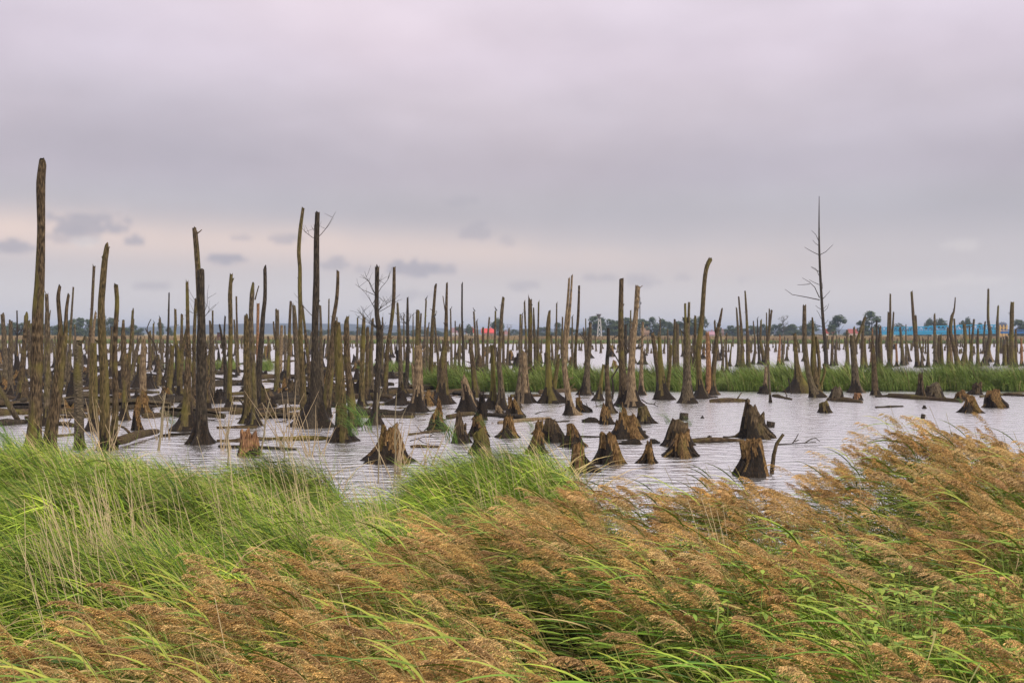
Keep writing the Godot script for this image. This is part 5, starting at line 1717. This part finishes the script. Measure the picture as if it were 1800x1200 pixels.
	# power line pylons
	for x in [892, 898]:
		var py := thing("pylon", Vector3(wp(x, 585, 1500.0).x, 1.4, -1500.0 - (x - 892) * 8.0))
		var ph := wp(x, 570, 1500.0).y - 1.4
		for a in [-1, 1]: beam(py, "leg", Vector3(a * 1.0, 0, 0), Vector3(a * 0.3, ph, 0), 0.35, mats.grey_steel)
		for k in 2: beam(py, "cross_arm", Vector3(-2.6, ph * (0.78 + 0.2 * k), 0), Vector3(2.6, ph * (0.78 + 0.2 * k), 0), 0.35, mats.grey_steel)
		for k in 4: beam(py, "brace", Vector3(-0.8 + 0.15 * k, ph * 0.2 * k, 0), Vector3(0.8 - 0.15 * k, ph * 0.2 * (k + 1), 0), 0.25, mats.grey_steel)
		tag(py, ("left" if x == 892 else "right") + " one of two tiny distant power pylons", "pylon", "distant pylons")

func make_birds() -> void:
	var ink := flat_mat("dark_feather", lin(0.02, 0.02, 0.022), 0.6)
	# body, neck and head lathed as one surface along a bent axis, with tail and feet
	var b := Builder.new()
	var spine := [[Vector3(-0.30, -0.06, 0), 0.012], [Vector3(-0.20, 0.03, 0), 0.05], [Vector3(-0.08, 0.14, 0), 0.095], [Vector3(0.03, 0.26, 0), 0.10], [Vector3(0.10, 0.38, 0), 0.065], [Vector3(0.12, 0.48, 0), 0.038], [Vector3(0.13, 0.56, 0), 0.042], [Vector3(0.18, 0.60, 0), 0.044], [Vector3(0.24, 0.60, 0), 0.02], [Vector3(0.34, 0.585, 0), 0.006]]
	for k in spine.size():
		var f: Vector3 = (spine[mini(k + 1, 9)][0] - spine[maxi(k - 1, 0)][0]).normalized()
		var u := f.cross(Vector3(0, 0, 1)).normalized()
		for j in 8:
			var g := TAU * j / 8.0
			b.vert(spine[k][0] + (u * cos(g) + f.cross(u) * sin(g)) * spine[k][1])
		if k:
			for j in 8: b.quad((k - 1) * 8 + j, k * 8 + j, k * 8 + (j + 1) % 8, (k - 1) * 8 + (j + 1) % 8)
	for a in [-0.04, 0.04]: b.tube(PackedVector3Array([Vector3(-0.02, -0.05, a), Vector3(-0.02, 0.06, a), Vector3(-0.02, 0.12, a)]), 0.012, 0.014, 4, Color.WHITE, Color.WHITE)
	b.smooth()
	var body := b.mesh(ink)
	# which trunk: x and y of its top
	var spots := [[629, 560, "the thin trunk left of the big twiggy one"], [710, 555, "the thin pole left of the twiggy grey trunk"], [726, 555, "the thin pole right of the twiggy grey trunk"], [749, 527, "the tall thin pole left of centre"], [764, 558, "a mid trunk under the leaning tall one"], [833, 547, "the crooked trunk by the white house"], [838, 566, "the lower trunk by the white house"], [871, 546, "the trunk before the open-crowned tree"], [918, 554, "the thin trunk beside the stout flat one"], [1006, 559, "the thin trunk right of the twin tall ones"], [1160, 563, "the thin dark pole in front of the big wood"], [1332, 561, "the thin dark pole among the far right group"], [280, 560, "the trunk before the upright dark tree"], [270, 568, "the short trunk left of the upright dark tree"], [1207, 535, "the double-pronged trunk"], [792, 545, "the thin trunk right of the tall pale one"]]
	for q in spots:
		var best := {}
		var gap := 1e9
		for t in trunk_list:
			var away: float = absf(t.x + t.lean - q[0]) + absf(t.top - q[1])
			if away < gap:
				gap = away
				best = t
		var d: float = LENS * EYE / (best.foot - SKYLINE)
		var o := part("bird", body, self, wp(best.x + best.lean, best.top, d) + Vector3(0.02, 0.02, 0))
		o.scale = Vector3.ONE * 0.5
		o.rotation.y = 0.4 if rng.randf() < 0.6 else PI - 0.3
		tag(o, "small black bird perched on " + q[2], "bird", "black birds perched on dead trunks")

func make_shrubs() -> void:
	var straw := flat_mat("straw_stem", lin(0.34, 0.26, 0.16))
	var pole := flat_mat("sapling_stem", lin(0.20, 0.165, 0.10))
	for q in [[182, 792, 16, 1.7, "tangle of pale dry stems at the foot of the left mossy trunks"], [500, 788, 14, 2.2, "sheaf of pale stems slanting up right of the torn orange stump"], [552, 800, 10, 1.6, "pale dry shrub before the dark straight trunk"], [700, 838, 12, 1.7, "thin bare shrub in front of the shaggy stump"], [745, 822, 8, 1.4, "fine bare twigs right of the shaggy stump"], [285, 772, 7, 1.8, "slender bare shrub left of the flared trunk"], [395, 790, 8, 1.8, "slender bare shrub left of the torn orange stump"], [110, 760, 7, 1.5, "thin stems between the two left trunks"], [1065, 700, 8, 1.7, "dark tangled twigs left of the twin trunks"]]:
		var c := gp(q[0], q[1])
		var o := thing("bare_shrub", c)
		for k in q[2]:
			var pts := wander(Vector3(rng.randf_range(-0.3, 0.3), -0.1, rng.randf_range(-0.3, 0.3)), Vector3(rng.randf_range(-0.5, 0.55), 1.0, rng.randf_range(-0.4, 0.4)), q[3] * rng.randf_range(0.6, 1.1), 6, 0.0, 0.09)
			part("stem", stick(pts, 0.016, 0.005, straw if q[0] < 1000 else mats.dark_bark, 4), o)
		tag(o, q[4], "shrub", "bare shrubs at the water's edge")
	for q in [[664, 850, 663, 690, 3.0, "straight thin sapling before the dark twiggy trunk"], [691, 855, 697, 690, 2.4, "thin sapling crossing the shaggy stump"], [498, 815, 498, 765, 2.6, "short cut sapling stub at the water's edge"], [276, 792, 290, 690, 5.0, "forked pale sapling rising left of the flared trunk"], [455, 800, 474, 700, 3.6, "slanting pale sapling right of the torn orange stump"], [398, 822, 402, 745, 3.4, "thin brown sapling rising from the grass"]]:
		var d = LENS * EYE / (q[1] - SKYLINE)
		var base := Vector3((q[0] - 900.0) / LENS * d, 0, -d)
		var o := thing("sapling", base)
		var top := wp(q[2], q[3], d) - base
		part("stem", stick(PackedVector3Array([Vector3(0, -0.2, 0), top * 0.35 + Vector3(0.03, 0, 0), top * 0.7 - Vector3(0.02, 0, 0), top]), q[4] * 0.5 / LENS * d, q[4] * 0.25 / LENS * d, pole, 6), o)
		for k in 4:
			var p := top * rng.randf_range(0.35, 0.9)
			part("twig", stick(wander(p, Vector3(rng.randf_range(-1, 1), 1.0, rng.randf_range(-0.5, 0.5)), rng.randf_range(0.3, 0.8), 4, 0.02, 0.12), 0.01, 0.004, pole, 4), o)
		tag(o, q[5], "sapling")
	# dark crooked branches of the tree between the twin trunks
	var t := thing("crooked_branches", wp(1076, 700, 63.0) * Vector3(1, 0, 1))
	for l in [[1076, 664, 1090, 640, 1104, 618, 1120, 600, 1134, 590], [1090, 640, 1080, 622, 1068, 606], [1104, 618, 1096, 596, 1086, 590, 1076, 596], [1086, 645, 1100, 650, 1112, 646], [1112, 609, 1124, 612, 1132, 606]]:
		var pts := PackedVector3Array()
		for k in range(0, l.size(), 2): pts.append(wp(l[k], l[k + 1], 62.0 - 0.08 * k) - t.position)
		part("branch", stick(pts, 0.045, 0.02, mats.dark_bark, 6), t)
	var foot := wp(1076, 664, 62.0) - t.position
	part("stem", stick(PackedVector3Array([Vector3(0, -0.2, 0), Vector3(0.05, foot.y * 0.5, 0.3), foot]), 0.07, 0.045, mats.dark_bark, 7), t)
	tag(t, "dark crooked leafless branches spreading across the twin trunks", "dead tree")

func _ready() -> void:
	rng.seed = 20240
	fine.seed = 3
	fine.frequency = 0.02
	fine.fractal_octaves = 3
	set_view()
	make_materials()
	make_land()
	make_trunks()
	label_trunks()
	make_debris()
	make_far()
	make_reeds()
